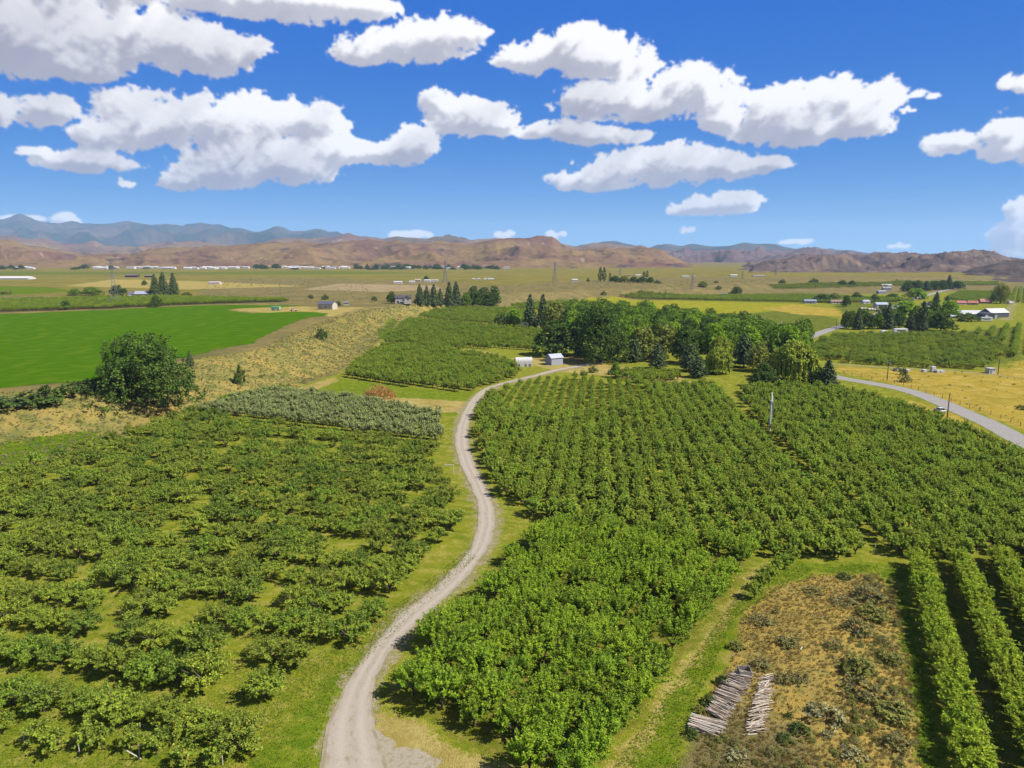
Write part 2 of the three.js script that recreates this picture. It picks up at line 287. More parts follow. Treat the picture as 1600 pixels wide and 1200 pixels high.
{
  const NEAR = [-210, -400, 210, -20], MID = [-800, -1240, 800, -20], OUT = [-6400, -9200, 6400, -20];
  const within = ([x0, z0, x1, z1], m) => (x, z) => (x > x0 + m && x < x1 - m && z > z0 + m && z < z1 - m);
  const inNear = within(NEAR, 2), inMid = within(MID, 8);
  const mats = [groundTexture(...NEAR, 2048, 2048, 1.6, 0.22), groundTexture(...MID, 2048, 2048, 5, 0.16), groundTexture(-3200, -4400, 3200, -20, 2048, 2048, 14, 0.1)].map((map, k) => new THREE.MeshLambertMaterial({ map, bumpMap: k < 2 ? reliefAt(1, k ? 1 : 3) : null, bumpScale: k ? 0.25 : 0.14 }));
  const near = sheet(...NEAR, 2, () => 0), mid = sheet(...MID, 8, (x, z) => (inNear(x, z) ? 3 : 0.04)), out = sheet(...OUT, 40, (x, z) => (inMid(x, z) ? 12 : 0.2));
  const uv = out.attributes.uv, pos = out.attributes.position;
  for (let i = 0; i < pos.count; i++) uv.setXY(i, (pos.getX(i) + 3200) / 6400, (pos.getZ(i) + 4400) / 4380);
  mats[2].map.wrapS = mats[2].map.wrapT = THREE.MirroredRepeatWrapping;
  const ground = mergeGeometries([near, mid, out], true);
  structure('ground', ground, mats);
}

// ------------------------------------------------------------------ hills and mountains
function range(name, crest, opts) {                      // crest: skyline as [pixel x, pixel y]; the range stands from foot to back metres away, its crest in between
  const { foot, top, back, nu, nv, gully, cell, paint, floor = 0, sharp = 1.3, seed = 0 } = opts;
  const x0 = crest[0][0], x1 = crest[crest.length - 1][0], p = [], c = [], uv = [], index = [];
  for (let i = 0; i <= nu; i++) {
    const px = lerp(x0, x1, i / nu);
    let k = 1; while (k < crest.length - 1 && crest[k][0] < px) k++;
    const t = (px - crest[k - 1][0]) / (crest[k][0] - crest[k - 1][0]), s = t * t * (3 - 2 * t), py = lerp(crest[k - 1][1], crest[k][1], lerp(t, s, 0.5));
    const d = direction(px, py), az = Math.hypot(d.x, d.z), ux = d.x / az, uz = d.z / az, across = 1 / -uz;
    const D = (typeof top === 'function' ? top(px) : top) , F = (typeof foot === 'function' ? foot(px) : foot);
    const peak = EYE + d.y / az * D * across, ends = Math.min(1, i / nu * 14, (1 - i / nu) * 14);
    for (let j = 0; j <= nv; j++) {
      const v = j / nv, r = (v < 0.72 ? lerp(F, D, v / 0.72) : lerp(D, back, (v - 0.72) / 0.28)) * across, x = ux * r, z = uz * r;
      const q = v < 0.72 ? v / 0.72 : 1 - (v - 0.72) / 0.28 * 0.75;
      const P = v < 0.72 ? Math.pow(q, sharp) * lerp(1, 0.75 + 0.25 * q, 0.5) + 0 : q;
      const g = ridged(x / cell + seed, z / cell + seed, 5) , mid = 4 * q * (1 - q), near = v < 0.72 ? 1 - 0.88 * Math.pow(q, 3) : 0.5;
      let h = floor + (peak - floor) * (v < 0.72 ? P / (0.875 + 0.125) : P) - gully * (0.5 - g) * near * Math.min(1, q * 2.2) - gully * 0.12 * mid;
      h += gully * 0.1 * fbm(x / cell * 3, z / cell * 3, 3) * Math.min(1, q * 3);
      h = lerp(floor - 15, h, Math.min(1, q * 12) * (0.3 + 0.7 * ends));
      p.push(x, h, z); uv.push(x / 520, z / 520);
      c.push(...paint(x, z, q, g, h, px));
      if (i < nu && j < nv) { const a = i * (nv + 1) + j, b = a + nv + 1; index.push(a, b, a + 1, b, b + 1, a + 1); }
    }
  }
  const geo = new THREE.BufferGeometry(); geo.setIndex(index);
  geo.setAttribute('position', new THREE.Float32BufferAttribute(p, 3)); geo.setAttribute('color', new THREE.Float32BufferAttribute(c, 3)); geo.setAttribute('uv', new THREE.Float32BufferAttribute(uv, 2)); geo.computeVertexNormals();
  const m = structure(name, geo, new THREE.MeshLambertMaterial({ vertexColors: true, map: hillGrain }));
  return m;
}
const hillGrain = surfaceTexture([1, 1, 1], [0.82, 0.8, 0.76], [0.62, 0.62, 0.58], 1024, 26);
const mixc = (a, b, t) => [lerp(a[0], b[0], t), lerp(a[1], b[1], t), lerp(a[2], b[2], t)];
{
  const tan = base(156, 130, 88), rose = base(134, 102, 88), straw = base(166, 142, 96), rock = base(92, 80, 84), pale = base(190, 172, 150), scrub = base(98, 92, 62), forest = base(44, 66, 48), slope = base(128, 108, 82), snow = base(232, 232, 238);
  const brown = (x, z, q, g, h, px) => {
    let c = mixc(tan, rose, clamp(0.45 + fbm(x / 420, z / 420, 4) * 1.1, 0, 1));
    c = mixc(c, straw, clamp(fbm(x / 160 + 9, z / 160, 3) * 0.9, 0, 0.8));
    if (fbm(x / 130, z / 130 + 40, 4) > 0.42) c = mixc(c, rock, 0.75);
    if (fbm(x / 60 + 70, z / 90, 3) > 0.62) c = mixc(c, pale, 0.7);
    if (fbm(x / 45, z / 45 + 200, 3) > 0.66) c = mixc(c, scrub, 0.8);
    return c;
  };
  const wooded = (x, z, q, g, h) => { let c = mixc(slope, forest, clamp(0.72 + fbm(x / 900, z / 900, 4) * 1.1, 0, 1)); if (fbm(x / 400, z / 400 + 5, 4) > 0.4) c = mixc(c, slope, 0.8); return c; };
  const greenish = (x, z, q, g) => mixc(slope, forest, clamp(0.62 + fbm(x / 700, z / 700, 4), 0, 1));
  const cliff = (x, z, q, g, h) => {
    let c = mixc(base(138, 120, 108), base(106, 94, 96), clamp(0.5 + fbm(x / 120, z / 120, 4), 0, 1));
    if (g < 0.34 + 0.1 * noise(x / 80, z / 80)) c = mixc(c, base(66, 78, 74), 0.8);
    if (fbm(x / 40, z / 40 + 60, 3) > 0.4) c = mixc(c, base(170, 146, 118), 0.6);
    return c;
  };
  range('far_mountains', [[-260, 350], [-120, 338], [-40, 350], [0, 345], [30, 339], [58, 346], [84, 353], [130, 353], [165, 351], [200, 346], [236, 352], [262, 351], [290, 354], [320, 351], [350, 354], [372, 357], [398, 362], [412, 359], [432, 355], [462, 361], [498, 358], [520, 367], [580, 378], [700, 384], [860, 392]], { foot: 9000, top: 14500, back: 19000, nu: 330, nv: 60, gully: 760, cell: 2300, paint: wooded, floor: 0, seed: 3 });
  range('low_mountains', [[-260, 372], [0, 366], [60, 376], [120, 384], [200, 386], [280, 380], [360, 384], [440, 376], [520, 371], [590, 369], [650, 372], [700, 372], [760, 373], [850, 380], [905, 384], [960, 380], [1000, 386], [1100, 396]], { foot: 5200, top: 7600, back: 9400, nu: 420, nv: 60, gully: 300, cell: 900, paint: (x, z, q, g, h, px) => mixc(brown(x * 0.6, z * 0.6, q, g, h, px), wooded(x, z, q, g, h), clamp(fbm(x / 1500, z / 1500, 3) * 1.6 - 0.2, 0, 0.8)), seed: 11 });
  range('green_mountains', [[780, 400], [880, 386], [925, 382], [965, 380], [1000, 385], [1012, 389], [1040, 382], [1064, 386], [1080, 383], [1110, 385], [1140, 383], [1165, 379], [1190, 382], [1206, 381], [1235, 388], [1262, 391], [1290, 390], [1340, 396], [1450, 404], [1640, 410]], { foot: 8200, top: 12000, back: 15500, nu: 330, nv: 60, gully: 300, cell: 1900, paint: greenish, seed: 6 });
  range('bare_mountains', [[980, 412], [1010, 400], [1035, 397], [1080, 396], [1130, 397], [1180, 398], [1230, 396], [1272, 390], [1306, 399], [1340, 398], [1400, 404], [1520, 412], [1660, 414]], { foot: 3800, top: 6600, back: 8400, nu: 380, nv: 70, gully: 300, cell: 950, paint: (x, z, q, g, h, px) => mixc(brown(x, z, 1, g, h, px), base(122, 106, 114), 0.75), seed: 21, sharp: 1.1 });
  range('brown_hills', [[-260, 372], [-100, 378], [0, 372], [60, 388], [130, 399], [200, 397], [280, 390], [350, 384], [420, 378], [470, 381], [540, 379], [600, 377], [650, 379], [700, 377], [740, 378], [780, 374], [806, 372], [835, 373], [862, 374], [880, 385], [905, 390], [950, 388], [985, 392], [1015, 390], [1034, 391], [1060, 404], [1085, 414], [1108, 424], [1130, 432]], { foot: 2350, top: 3600, back: 4800, nu: 620, nv: 110, gully: 112, cell: 430, paint: brown, floor: 8, seed: 2, sharp: 1.15 });
  range('cliff_hills', [[1130, 424], [1200, 410], [1270, 405], [1330, 399], [1362, 400], [1395, 399], [1430, 397], [1470, 398], [1500, 397], [1530, 399], [1560, 403], [1580, 409], [1640, 412], [1760, 416]], { foot: 1650, top: 2500, back: 3300, nu: 420, nv: 110, gully: 120, cell: 300, paint: cliff, seed: 15, sharp: 0.9 });
  range('rocky_slope', [[1440, 437], [1490, 430], [1530, 419], [1565, 411], [1600, 405], [1660, 398], [1800, 385]], { foot: 1330, top: 1750, back: 2400, nu: 180, nv: 80, gully: 30, cell: 140, paint: (x, z, q, g, h, px) => mixc(cliff(x, z, q, g, h, px), base(96, 88, 84), 0.5), seed: 5, sharp: 1.0 });
}

// ------------------------------------------------------------------ road, gravel drive, fields
function ribbon(sides, lift, cols = 4, across = 0) {                 // sides: [[left x, z], [right x, z]] pairs along the way; uv in metres
  const p = [], uv = [], index = []; let run = 0;
  sides.forEach(([l, r], i) => {
    if (i) run += Math.hypot((l[0] + r[0] - sides[i - 1][0][0] - sides[i - 1][1][0]) / 2, (l[1] + r[1] - sides[i - 1][0][1] - sides[i - 1][1][1]) / 2);
    const w = Math.hypot(l[0] - r[0], l[1] - r[1]);
    for (let k = 0; k <= cols; k++) { const x = lerp(l[0], r[0], k / cols), z = lerp(l[1], r[1], k / cols); p.push(x, land(x, z) + lift, z); uv.push(across ? k / cols : k / cols * w / 8, run / (across || 8)); if (i && k) { const a = (i - 1) * (cols + 1) + k - 1, b = a + 1, c = a + cols + 1, d = c + 1; index.push(a, b, c, b, d, c); } }
  });
  const g = new THREE.BufferGeometry(); g.setIndex(index); g.setAttribute('position', new THREE.Float32BufferAttribute(p, 3)); g.setAttribute('uv', new THREE.Float32BufferAttribute(uv, 2)); g.computeVertexNormals();
  return g;
}
function along(line, step) {                             // points of a smooth line every step metres
  const curve = new THREE.CatmullRomCurve3(line.map(([x, z]) => new THREE.Vector3(x, 0, z)), false, 'centripetal'), n = Math.max(4, Math.round(curve.getLength() / step));
  return curve.getSpacedPoints(n).map((q) => [q.x, q.z]);
}
function ofWidth(line, w, ragged = 0) {
  return line.map(([x, z], i) => { const [ax, az] = line[Math.max(0, i - 1)], [bx, bz] = line[Math.min(line.length - 1, i + 1)], l = Math.hypot(bx - ax, bz - az), nx = -(bz - az) / l, nz = (bx - ax) / l, e = (s) => w / 2 + ragged * noise(i * 0.45 + s * 50, s * 9); return [[x - nx * e(1), z - nz * e(1)], [x + nx * e(2), z + nz * e(2)]]; });
}
function surfaceTexture(a, b, c, size, cell, streak = 1) {
  const d = new Uint8Array(size * size * 4), r = rng(size + cell);
  for (let j = 0; j < size; j++) for (let i = 0; i < size; i++) {
    const u = i / size, v = j / size, f = (p, q) => fbm(p / cell, q / cell / streak, 5), n = lerp(lerp(f(i, j), f(i - size, j), u), lerp(f(i, j - size), f(i - size, j - size), u), v), g = 0.86 + 0.28 * r();
    const t = clamp(0.5 + n * 1.1, 0, 1), s = clamp(noise(i * 16 / size * 1.0, j * 16 / size) * 1.4, 0, 0.6), o = (j * size + i) * 4;
    for (let k = 0; k < 3; k++) d[o + k] = toByte(lerp(lerp(a[k], b[k], t), c[k], s) * g);
    d[o + 3] = 255;
  }
  const t = new THREE.DataTexture(d, size, size, THREE.RGBAFormat); t.colorSpace = THREE.SRGBColorSpace; t.wrapS = t.wrapT = THREE.RepeatWrapping; t.magFilter = THREE.LinearFilter; t.needsUpdate = true;
  return t;
}
const gravelMat = new THREE.MeshLambertMaterial({ map: surfaceTexture(base(190, 178, 156), base(172, 160, 134), base(150, 142, 96), 512, 14, 1) });
function trackTexture() {                                // two wheel tracks of packed gravel, looser stones and weeds between and beside them
  const W = 256, H = 1024, d = new Uint8Array(W * H * 4), r = rng(8), pack = base(202, 190, 172), loose = base(180, 167, 146), weed = base(138, 134, 84), dust = base(184, 168, 140);
  for (let j = 0; j < H; j++) for (let i = 0; i < W; i++) {
    const u = i / W, y = j / H * 24, x = u * 4.4, wrap = (f) => lerp(f(y), f(y - 24), j / H), wob = 0.05 * wrap((q) => noise(q / 3, 4));
    const track = Math.max(Math.exp(-(((u - 0.3 - wob) / 0.1) ** 2)), Math.exp(-(((u - 0.7 - wob) / 0.1) ** 2))), n = wrap((q) => fbm(x / 0.7, q / 0.9 + 50, 4)), m = wrap((q) => fbm(x / 0.5 + 9, q / 1.6 + 90, 3));
    const green = clamp((1 - track) * 0.5 - 0.5 + m * 0.9 + (Math.abs(u - 0.5) > 0.43 ? 0.4 : 0), 0, 0.6), t = clamp(0.35 + track * 0.5 + n * 0.6, 0, 1), g = 0.84 + 0.32 * r(), o = (j * W + i) * 4;
    for (let k = 0; k < 3; k++) d[o + k] = toByte(lerp(lerp(lerp(loose[k], pack[k], t), dust[k], clamp(n, 0, 0.5)), weed[k], green) * g);
    d[o + 3] = 255;
  }
  const t = new THREE.DataTexture(d, W, H, THREE.RGBAFormat); t.colorSpace = THREE.SRGBColorSpace; t.wrapS = THREE.ClampToEdgeWrapping; t.wrapT = THREE.RepeatWrapping; t.magFilter = THREE.LinearFilter; t.needsUpdate = true;
  return t;
}
const asphaltMat = new THREE.MeshStandardMaterial({ map: surfaceTexture(base(166, 160, 150), base(152, 147, 138), base(180, 174, 162), 512, 60, 6), roughness: 0.95 });
{
  const drive = [[480, 625, 1212], [492, 606, 1170], [508, 590, 1130], [526, 580, 1095], [553, 593, 1050], [588, 624, 1002], [632, 672, 955], [690, 724, 908], [728, 756, 866], [742, 770, 838], [747, 774, 812], [745, 769, 785], [734, 757, 757], [720, 743, 728], [712, 734, 702], [711, 731, 682], [716, 733, 662], [725, 740, 641], [738, 751, 622], [757, 768, 607], [788, 800, 597], [826, 840, 588], [862, 880, 578], [900, 922, 571], [926, 952, 565]];
  const left = along(drive.map(([a, , y]) => { const p = at(a, y); return [p.x, p.z]; }), 2.5), n = left.length;
  const rc = new THREE.CatmullRomCurve3(drive.map(([, b, y]) => { const p = at(b, y); return new THREE.Vector3(p.x, 0, p.z); }), false, 'centripetal').getSpacedPoints(n - 1);
  const ragged = left.map((l, i) => { const w = 0.5; return [[l[0] + w * noise(i * 0.5, 3), l[1] + w * noise(i * 0.5, 8)], [rc[i].x + w * noise(i * 0.6, 30), rc[i].z + w * noise(i * 0.6, 60)]]; });
  structure('gravel_drive', ribbon(ragged.map(([l, q]) => { const w = Math.hypot(l[0] - q[0], l[1] - q[1]), k = clamp((w - 4.1) / w / 2, 0, 0.3) * 0.4; return [[lerp(l[0], q[0], k), lerp(l[1], q[1], k)], [lerp(q[0], l[0], k), lerp(q[1], l[1], k)]]; }), 0.05, 6, 24), new THREE.MeshLambertMaterial({ map: trackTexture(), bumpMap: reliefAt(0, 2), bumpScale: 0.02 }));
  const yard = flat([[570, 1120], [600, 1150], [640, 1168], [690, 1190], [700, 1225], [600, 1232], [545, 1200], [550, 1150]]);
  const shape = new THREE.Shape(along([...yard, yard[0]], 0.6).map(([x, z], i) => new THREE.Vector2(x + 1.6 * fbm(i * 0.31, 5, 3), -z + 1.6 * fbm(i * 0.31, 15, 3))));
  const g = new THREE.ShapeGeometry(shape); g.rotateX(-Math.PI / 2); g.translate(0, 0.03, 0); const uv = g.attributes.uv; for (let i = 0; i < uv.count; i++) uv.setXY(i, uv.getX(i) / 8, uv.getY(i) / 8);
  structure('gravel_apron', g, gravelMat);
  const line = flat([[1720, 745], [1600, 691], [1550, 664], [1500, 642], [1440, 617], [1400, 606], [1350, 597], [1310, 590], [1275, 580], [1246, 566], [1234, 551], [1240, 538], [1262, 528], [1288, 518], [1320, 508], [1360, 495], [1392, 482], [1420, 470], [1450, 461], [1483, 452], [1510, 446]]);
  structure('paved_road', ribbon(ofWidth(along(line, 4), 7.2, 0.25), 0.06, 3), asphaltMat);
}
function field(name, outline, y, tex, ragged) {
  const pts = along([...outline, outline[0]], 3), shape = new THREE.Shape(pts.slice(0, -1).map(([x, z], i) => new THREE.Vector2(x + ragged * fbm(i * 0.21, 5, 3), -z + ragged * fbm(i * 0.21, 25, 3))));
  const g = new THREE.ShapeGeometry(shape); g.rotateX(-Math.PI / 2); g.translate(0, y, 0); const uv = g.attributes.uv; for (let i = 0; i < uv.count; i++) uv.setXY(i, uv.getX(i) / 120, uv.getY(i) / 120);
  return structure(name, g, new THREE.MeshLambertMaterial({ map: tex, bumpMap: reliefAt(0, 12), bumpScale: 0.1 }));
}
field('green_field', flat([[-260, 640], [-120, 618], [0, 607], [60, 601], [130, 596], [215, 576], [300, 556], [345, 545], [385, 538], [430, 517], [470, 500], [512, 490], [470, 487], [400, 489], [360, 483], [470, 478], [330, 477], [150, 485], [0, 491], [-200, 502], [-500, 530]]), BENCH + 0.06, surfaceTexture(base(84, 124, 16), base(74, 115, 14), base(108, 132, 26), 1024, 60, 0.4), 4);

// ------------------------------------------------------------------ naming
const taken = {};
const numbered = (name) => { const n = (taken[name] = (taken[name] ?? -1) + 1); return n ? `${name}_${String(n).padStart(3, '0')}` : name; };
const labels = new Set();
function thing(name, label, category, p, turn = 0, group) {
  const o = new THREE.Group(); o.name = numbered(name); o.position.copy(p); o.rotation.y = turn;
  o.userData = group ? { label, category, group } : { label, category };
  scene.add(o);
  return o;
}
function part(parent, name, geometry, material) { const m = new THREE.Mesh(geometry, material); m.name = name; m.castShadow = m.receiveShadow = true; parent.add(m); return m; }
const ORD = ['', 'first', 'second', 'third', 'fourth', 'fifth', 'sixth', 'seventh', 'eighth', 'ninth', 'tenth', 'eleventh', 'twelfth', 'thirteenth', 'fourteenth', 'fifteenth', 'sixteenth', 'seventeenth', 'eighteenth', 'nineteenth', 'twentieth'];
const ordinal = (n) => ORD[n] ?? n + (n % 10 === 1 && n % 100 !== 11 ? 'st' : n % 10 === 2 && n % 100 !== 12 ? 'nd' : n % 10 === 3 && n % 100 !== 13 ? 'rd' : 'th');
const paints = new Map();
const plain = (r, g, b, rough = 0.8, metal = 0) => { const k = [r, g, b, rough, metal].join(); if (!paints.has(k)) paints.set(k, new THREE.MeshStandardMaterial({ color: color(r, g, b), roughness: rough, metalness: metal })); return paints.get(k); };

// ------------------------------------------------------------------ trees
class Leaves {                                           // many small bent leaf faces in one crown
  constructor(seed) { this.p = []; this.c = []; this.i = []; this.r = rng(seed); }
  leaf(x, y, z, dx, dy, dz, len, wide, tone, nx, ny, nz) {   // pointing along d, its face turned towards n where n is given
    const r = this.r, l = Math.hypot(dx, dy, dz) || 1; dx /= l; dy /= l; dz /= l;
    let ax, ay, az;
    if (nx === undefined) { ax = -dz + (r() - 0.5) * 1.5; ay = (r() - 0.5) * 0.9; az = dx + (r() - 0.5) * 1.5; } else { ax = ny * dz - nz * dy; ay = nz * dx - nx * dz; az = nx * dy - ny * dx; }
    const k = ax * dx + ay * dy + az * dz; ax -= k * dx; ay -= k * dy; az -= k * dz;
    const m = wide / (Math.hypot(ax, ay, az) || 1); ax *= m; ay *= m; az *= m;
    const n = this.p.length / 3, bx = x + dx * len * 0.55, by = y + dy * len * 0.55, bz = z + dz * len * 0.55;
    this.p.push(x, y, z, bx + ax, by + ay, bz + az, x + dx * len, y + dy * len - len * 0.12, z + dz * len, bx - ax, by - ay, bz - az);
    for (let q = 0; q < 4; q++) this.c.push(tone[0], tone[1], tone[2]);
    this.i.push(n, n + 1, n + 2, n, n + 2, n + 3);
  }
  spray(x, y, z, n, spread, size, tones, dir, hang = false) {   // a tuft of leaves about a point, turned outwards to the light
    const r = this.r;
    for (let k = 0; k < n; k++) {
      const t = tones[(r() * tones.length) | 0], g = 0.82 + 0.36 * r(), tone = [t[0] * g, t[1] * g, t[2] * g], px = x + (r() + r() - 1) * spread, py = y + (r() + r() - 1) * spread, pz = z + (r() + r() - 1) * spread, len = size * (0.7 + 0.6 * r()), wide = size * 0.34 * (0.8 + 0.5 * r());
      if (hang) { this.leaf(px, py, pz, dir[0] + (r() - 0.5) * 1.7, dir[1] + (r() - 0.5) * 1.5, dir[2] + (r() - 0.5) * 1.7, len, wide, tone); continue; }
      let nx = dir[0] + (r() - 0.5) * 1.3, ny = dir[1] + 0.25 + (r() - 0.5) * 1.1, nz = dir[2] + (r() - 0.5) * 1.3; const l = Math.hypot(nx, ny, nz) || 1; nx /= l; ny /= l; nz /= l;
      const ux = r() - 0.5, uy = r() - 0.3, uz = r() - 0.5;
      this.leaf(px, py, pz, ny * uz - nz * uy + nx * 0.25, nz * ux - nx * uz + ny * 0.25, nx * uy - ny * ux + nz * 0.25, len, wide, tone, nx, ny, nz);
    }
  }
  build() { const g = new THREE.BufferGeometry(); g.setIndex(this.i); g.setAttribute('position', new THREE.Float32BufferAttribute(this.p, 3)); g.setAttribute('color', new THREE.Float32BufferAttribute(this.c, 3)); return g; }
}
function limb(points, radii, sides = 5) {                // a tapering, bending branch
  const p = [], index = [], v = points.map((q) => new THREE.Vector3(...q));
  v.forEach((q, i) => {
    const d = v[Math.min(v.length - 1, i + 1)].clone().sub(v[Math.max(0, i - 1)]).normalize(), a = new THREE.Vector3(d.y, -d.x, 0.3).cross(d).normalize(), b = d.clone().cross(a);
    for (let k = 0; k < sides; k++) { const t = k / sides * 6.2832, w = q.clone().addScaledVector(a, Math.cos(t) * radii[i]).addScaledVector(b, Math.sin(t) * radii[i]); p.push(w.x, w.y, w.z); if (i) { const o = (i - 1) * sides, n = (k + 1) % sides; index.push(o + k, o + n, o + sides + k, o + n, o + sides + n, o + sides + k); } }
  });
  const g = new THREE.BufferGeometry(); g.setIndex(index); g.setAttribute('position', new THREE.Float32BufferAttribute(p, 3)); g.computeVertexNormals();
  return g;
}
const barkMat = plain(120, 104, 86, 1), darkBark = plain(92, 80, 68, 1);
const leafMat = new THREE.MeshPhysicalMaterial({ vertexColors: true, color: 0xffffff, roughness: 1, transmission: 0.4, thickness: 0, specularIntensity: 0.25, side: THREE.DoubleSide, name: 'leaf' });
const woodsMat = new THREE.MeshPhysicalMaterial({ vertexColors: true, roughness: 1, transmission: 0.28, thickness: 0, specularIntensity: 0.2, side: THREE.DoubleSide, name: 'broad_leaf' });
const needleMat = new THREE.MeshStandardMaterial({ vertexColors: true, roughness: 0.9, side: THREE.DoubleSide, name: 'needle' });
const G = (...list) => list.map((c) => base(...c).map((v) => v * 2.05));
const D_ = (...list) => list.map((c) => base(...c).map((v) => v * 1.25));
const FOL = {
  spread: G([126, 142, 34], [108, 128, 30], [142, 154, 50], [92, 114, 30]), dense: G([122, 148, 20], [104, 134, 18], [142, 162, 30], [86, 118, 18]), slim: G([130, 148, 32], [114, 136, 30], [146, 160, 44], [100, 124, 30]),
  silver: G([148, 156, 92], [132, 144, 80], [164, 168, 110], [112, 124, 66]), hedge: G([138, 154, 26], [120, 142, 22], [154, 166, 38], [100, 126, 20]),
  dark: G([76, 98, 32], [64, 86, 28], [92, 112, 40], [54, 74, 26]), mid: G([98, 124, 30], [82, 110, 26], [116, 138, 40]), bright: G([120, 152, 26], [104, 138, 22], [140, 164, 34]), olive: G([118, 126, 48], [100, 110, 42], [136, 140, 60]),
  spruce: G([76, 92, 44], [64, 80, 40], [92, 106, 54]), willow: G([132, 146, 44], [116, 132, 36], [150, 158, 56]), grey: G([116, 114, 62], [100, 100, 54], [132, 126, 74]), bush: G([118, 122, 50], [102, 106, 44], [134, 134, 62]), sage: G([140, 138, 92], [124, 124, 80], [156, 150, 106]),
};
// A fruit tree about 5.4 m across and 4 m tall: short trunk, open limbs, leafy shoots that stand out from the crown.
function fruitTree(seed, { R = 2.7, H = 4, low = 0.9, shoots = 60, leaves = 34, size = 0.3, tones, up = 0.35, lump = 0.5, flatTop = 0.8, trunkR = 0.12 }) {
  const r = rng(seed), L = new Leaves(seed + 1), wood = [limb([[0, -0.15, 0], [0.04, low * 0.6, 0.02], [0.02, low * 1.1, -0.03]], [trunkR * 1.3, trunkR, trunkR * 0.9], 6)], arms = [];
  const na = 5 + (r() * 2 | 0), turn = r() * 6.28;
  for (let k = 0; k < na; k++) {
    const a = turn + k / na * 6.283 + (r() - 0.5) * 0.5, reach = R * (0.55 + 0.25 * r()), top = low + (H - low) * (0.45 + 0.35 * r());
    const pts = [[0.02, low, 0], [Math.cos(a) * reach * 0.45, lerp(low, top, 0.5), Math.sin(a) * reach * 0.45], [Math.cos(a) * reach, top, Math.sin(a) * reach]];
    arms.push(pts); wood.push(limb(pts, [trunkR * 0.75, trunkR * 0.45, trunkR * 0.15], 5));
  }
  const ox = r() * 50;
  for (let s = 0; s < shoots; s++) {
    const a = r() * 6.283, e = Math.asin(clamp(-0.55 + 1.55 * Math.pow(r(), 0.85), -1, 1)), ca = Math.cos(a) * Math.cos(e), sa = Math.sin(a) * Math.cos(e), se = Math.sin(e);
    const k = 0.78 + lump * (noise(ca * 1.6 + ox, sa * 1.6 + se * 1.3 + 4) + 0.25 * (r() - 0.5)) + (r() < 0.16 ? 0.16 : 0);
    const mid = low + (H - low) * 0.42, ex = ca * R * k, ez = sa * R * k, ey = mid + se * (se > 0 ? (H - mid) * flatTop / 0.8 : mid - 0.25) * k;
    const bx = ex * 0.45, bz = ez * 0.45, by = lerp(mid, ey, 0.35);
    for (let j = 0; j < 6; j++) { const t = 0.25 + 0.75 * j / 5, q = t * t; L.spray(lerp(bx, ex, t), lerp(by, ey, t) + up * 0.5 * q, lerp(bz, ez, t), Math.round(leaves / 6), 0.26 * R / 2.7 * (1.25 - 0.5 * t), size, tones, [ca * 0.7, 0.35 + up + se * 0.4, sa * 0.7]); }
  }
  return { crown: L.build(), trunk: mergeGeometries(wood) };
}
// Broadleaf tree of unit height: several billowing masses of foliage on forking limbs.
function broadleaf(seed, { wide = 0.8, tones, lobes = 12, tufts = 34, leaves = 12, size = 0.055, low = 0.1, up = 0.15 }) {
  const r = rng(seed), L = new Leaves(seed + 1), R = wide / 2, wood = [limb([[0, -0.03, 0], [0.01, low + 0.05, 0], [0, 0.45, 0.01]], [0.035, 0.026, 0.016], 7)];
  for (let k = 0; k < lobes; k++) {
    const a = k * 2.4 + r(), f = k ? Math.sqrt((k + 0.3) / lobes) : 0, y = lerp(0.82, low + 0.08, Math.pow(f, 1.5)) + (r() - 0.5) * 0.16, d = R * f * 0.72, cx = Math.cos(a) * d, cz = Math.sin(a) * d, lr = R * (0.42 + 0.2 * r()), lh = Math.min(0.21, 1.02 - y);
    wood.push(limb([[0, 0.25 + 0.2 * r(), 0], [cx * 0.5, lerp(0.35, y, 0.6), cz * 0.5], [cx * 0.95, y, cz * 0.95]], [0.016, 0.01, 0.003], 4));
    for (let t = 0; t < tufts; t++) {
      const b = r() * 6.283, e = Math.asin(clamp(-0.75 + 1.75 * r(), -1, 1)), k2 = 0.68 + 0.32 * Math.sqrt(r()), nx = Math.cos(b) * Math.cos(e), ny = Math.sin(e), nz = Math.sin(b) * Math.cos(e);
      L.spray(cx + nx * lr * k2, y + ny * lh * k2, cz + nz * lr * k2, leaves, 0.05, size, tones, [nx * 0.8, ny * 0.6 + up, nz * 0.8]);
    }
  }
  return { crown: L.build(), trunk: mergeGeometries(wood) };
}
function conifer(seed, { wide = 0.5, tones, tiers = 22, arms = 11, low = 0.04, size = 0.045, droop = 0.12, full = 0.8 }) {
  const r = rng(seed), L = new Leaves(seed + 1), R = wide / 2, wood = limb([[0, -0.03, 0], [0, 0.5, 0.004], [0, 0.98, 0]], [0.026, 0.014, 0.003], 6);
  for (let t = 0; t < tiers; t++) {
    const f = (t + r() * 0.5) / tiers, y = low + (1 - low) * f, reach = R * Math.pow(1 - f, full) * (f < 0.08 ? 0.85 : 1), n = Math.max(4, Math.round(arms * (1.1 - f * 0.7)));
    for (let k = 0; k < n; k++) {
      const a = (k + t * 0.37 + r() * 0.7) / n * 6.283, l = reach * (0.72 + 0.45 * r()), steps = Math.max(2, Math.round(l / 0.03));
      for (let s = 1; s <= steps; s++) { const q = s / steps, d = l * q; L.spray(Math.cos(a) * d, y - droop * d + 0.05 * q * q * l, Math.sin(a) * d, 7, 0.016 + 0.012 * (1 - q), size, tones, [Math.cos(a) * 0.7, 0.5, Math.sin(a) * 0.7]); }
    }
  }
  L.spray(0, 0.98, 0, 14, 0.01, size, tones, [0, 1, 0]);
  return { crown: L.build(), trunk: wood };
}
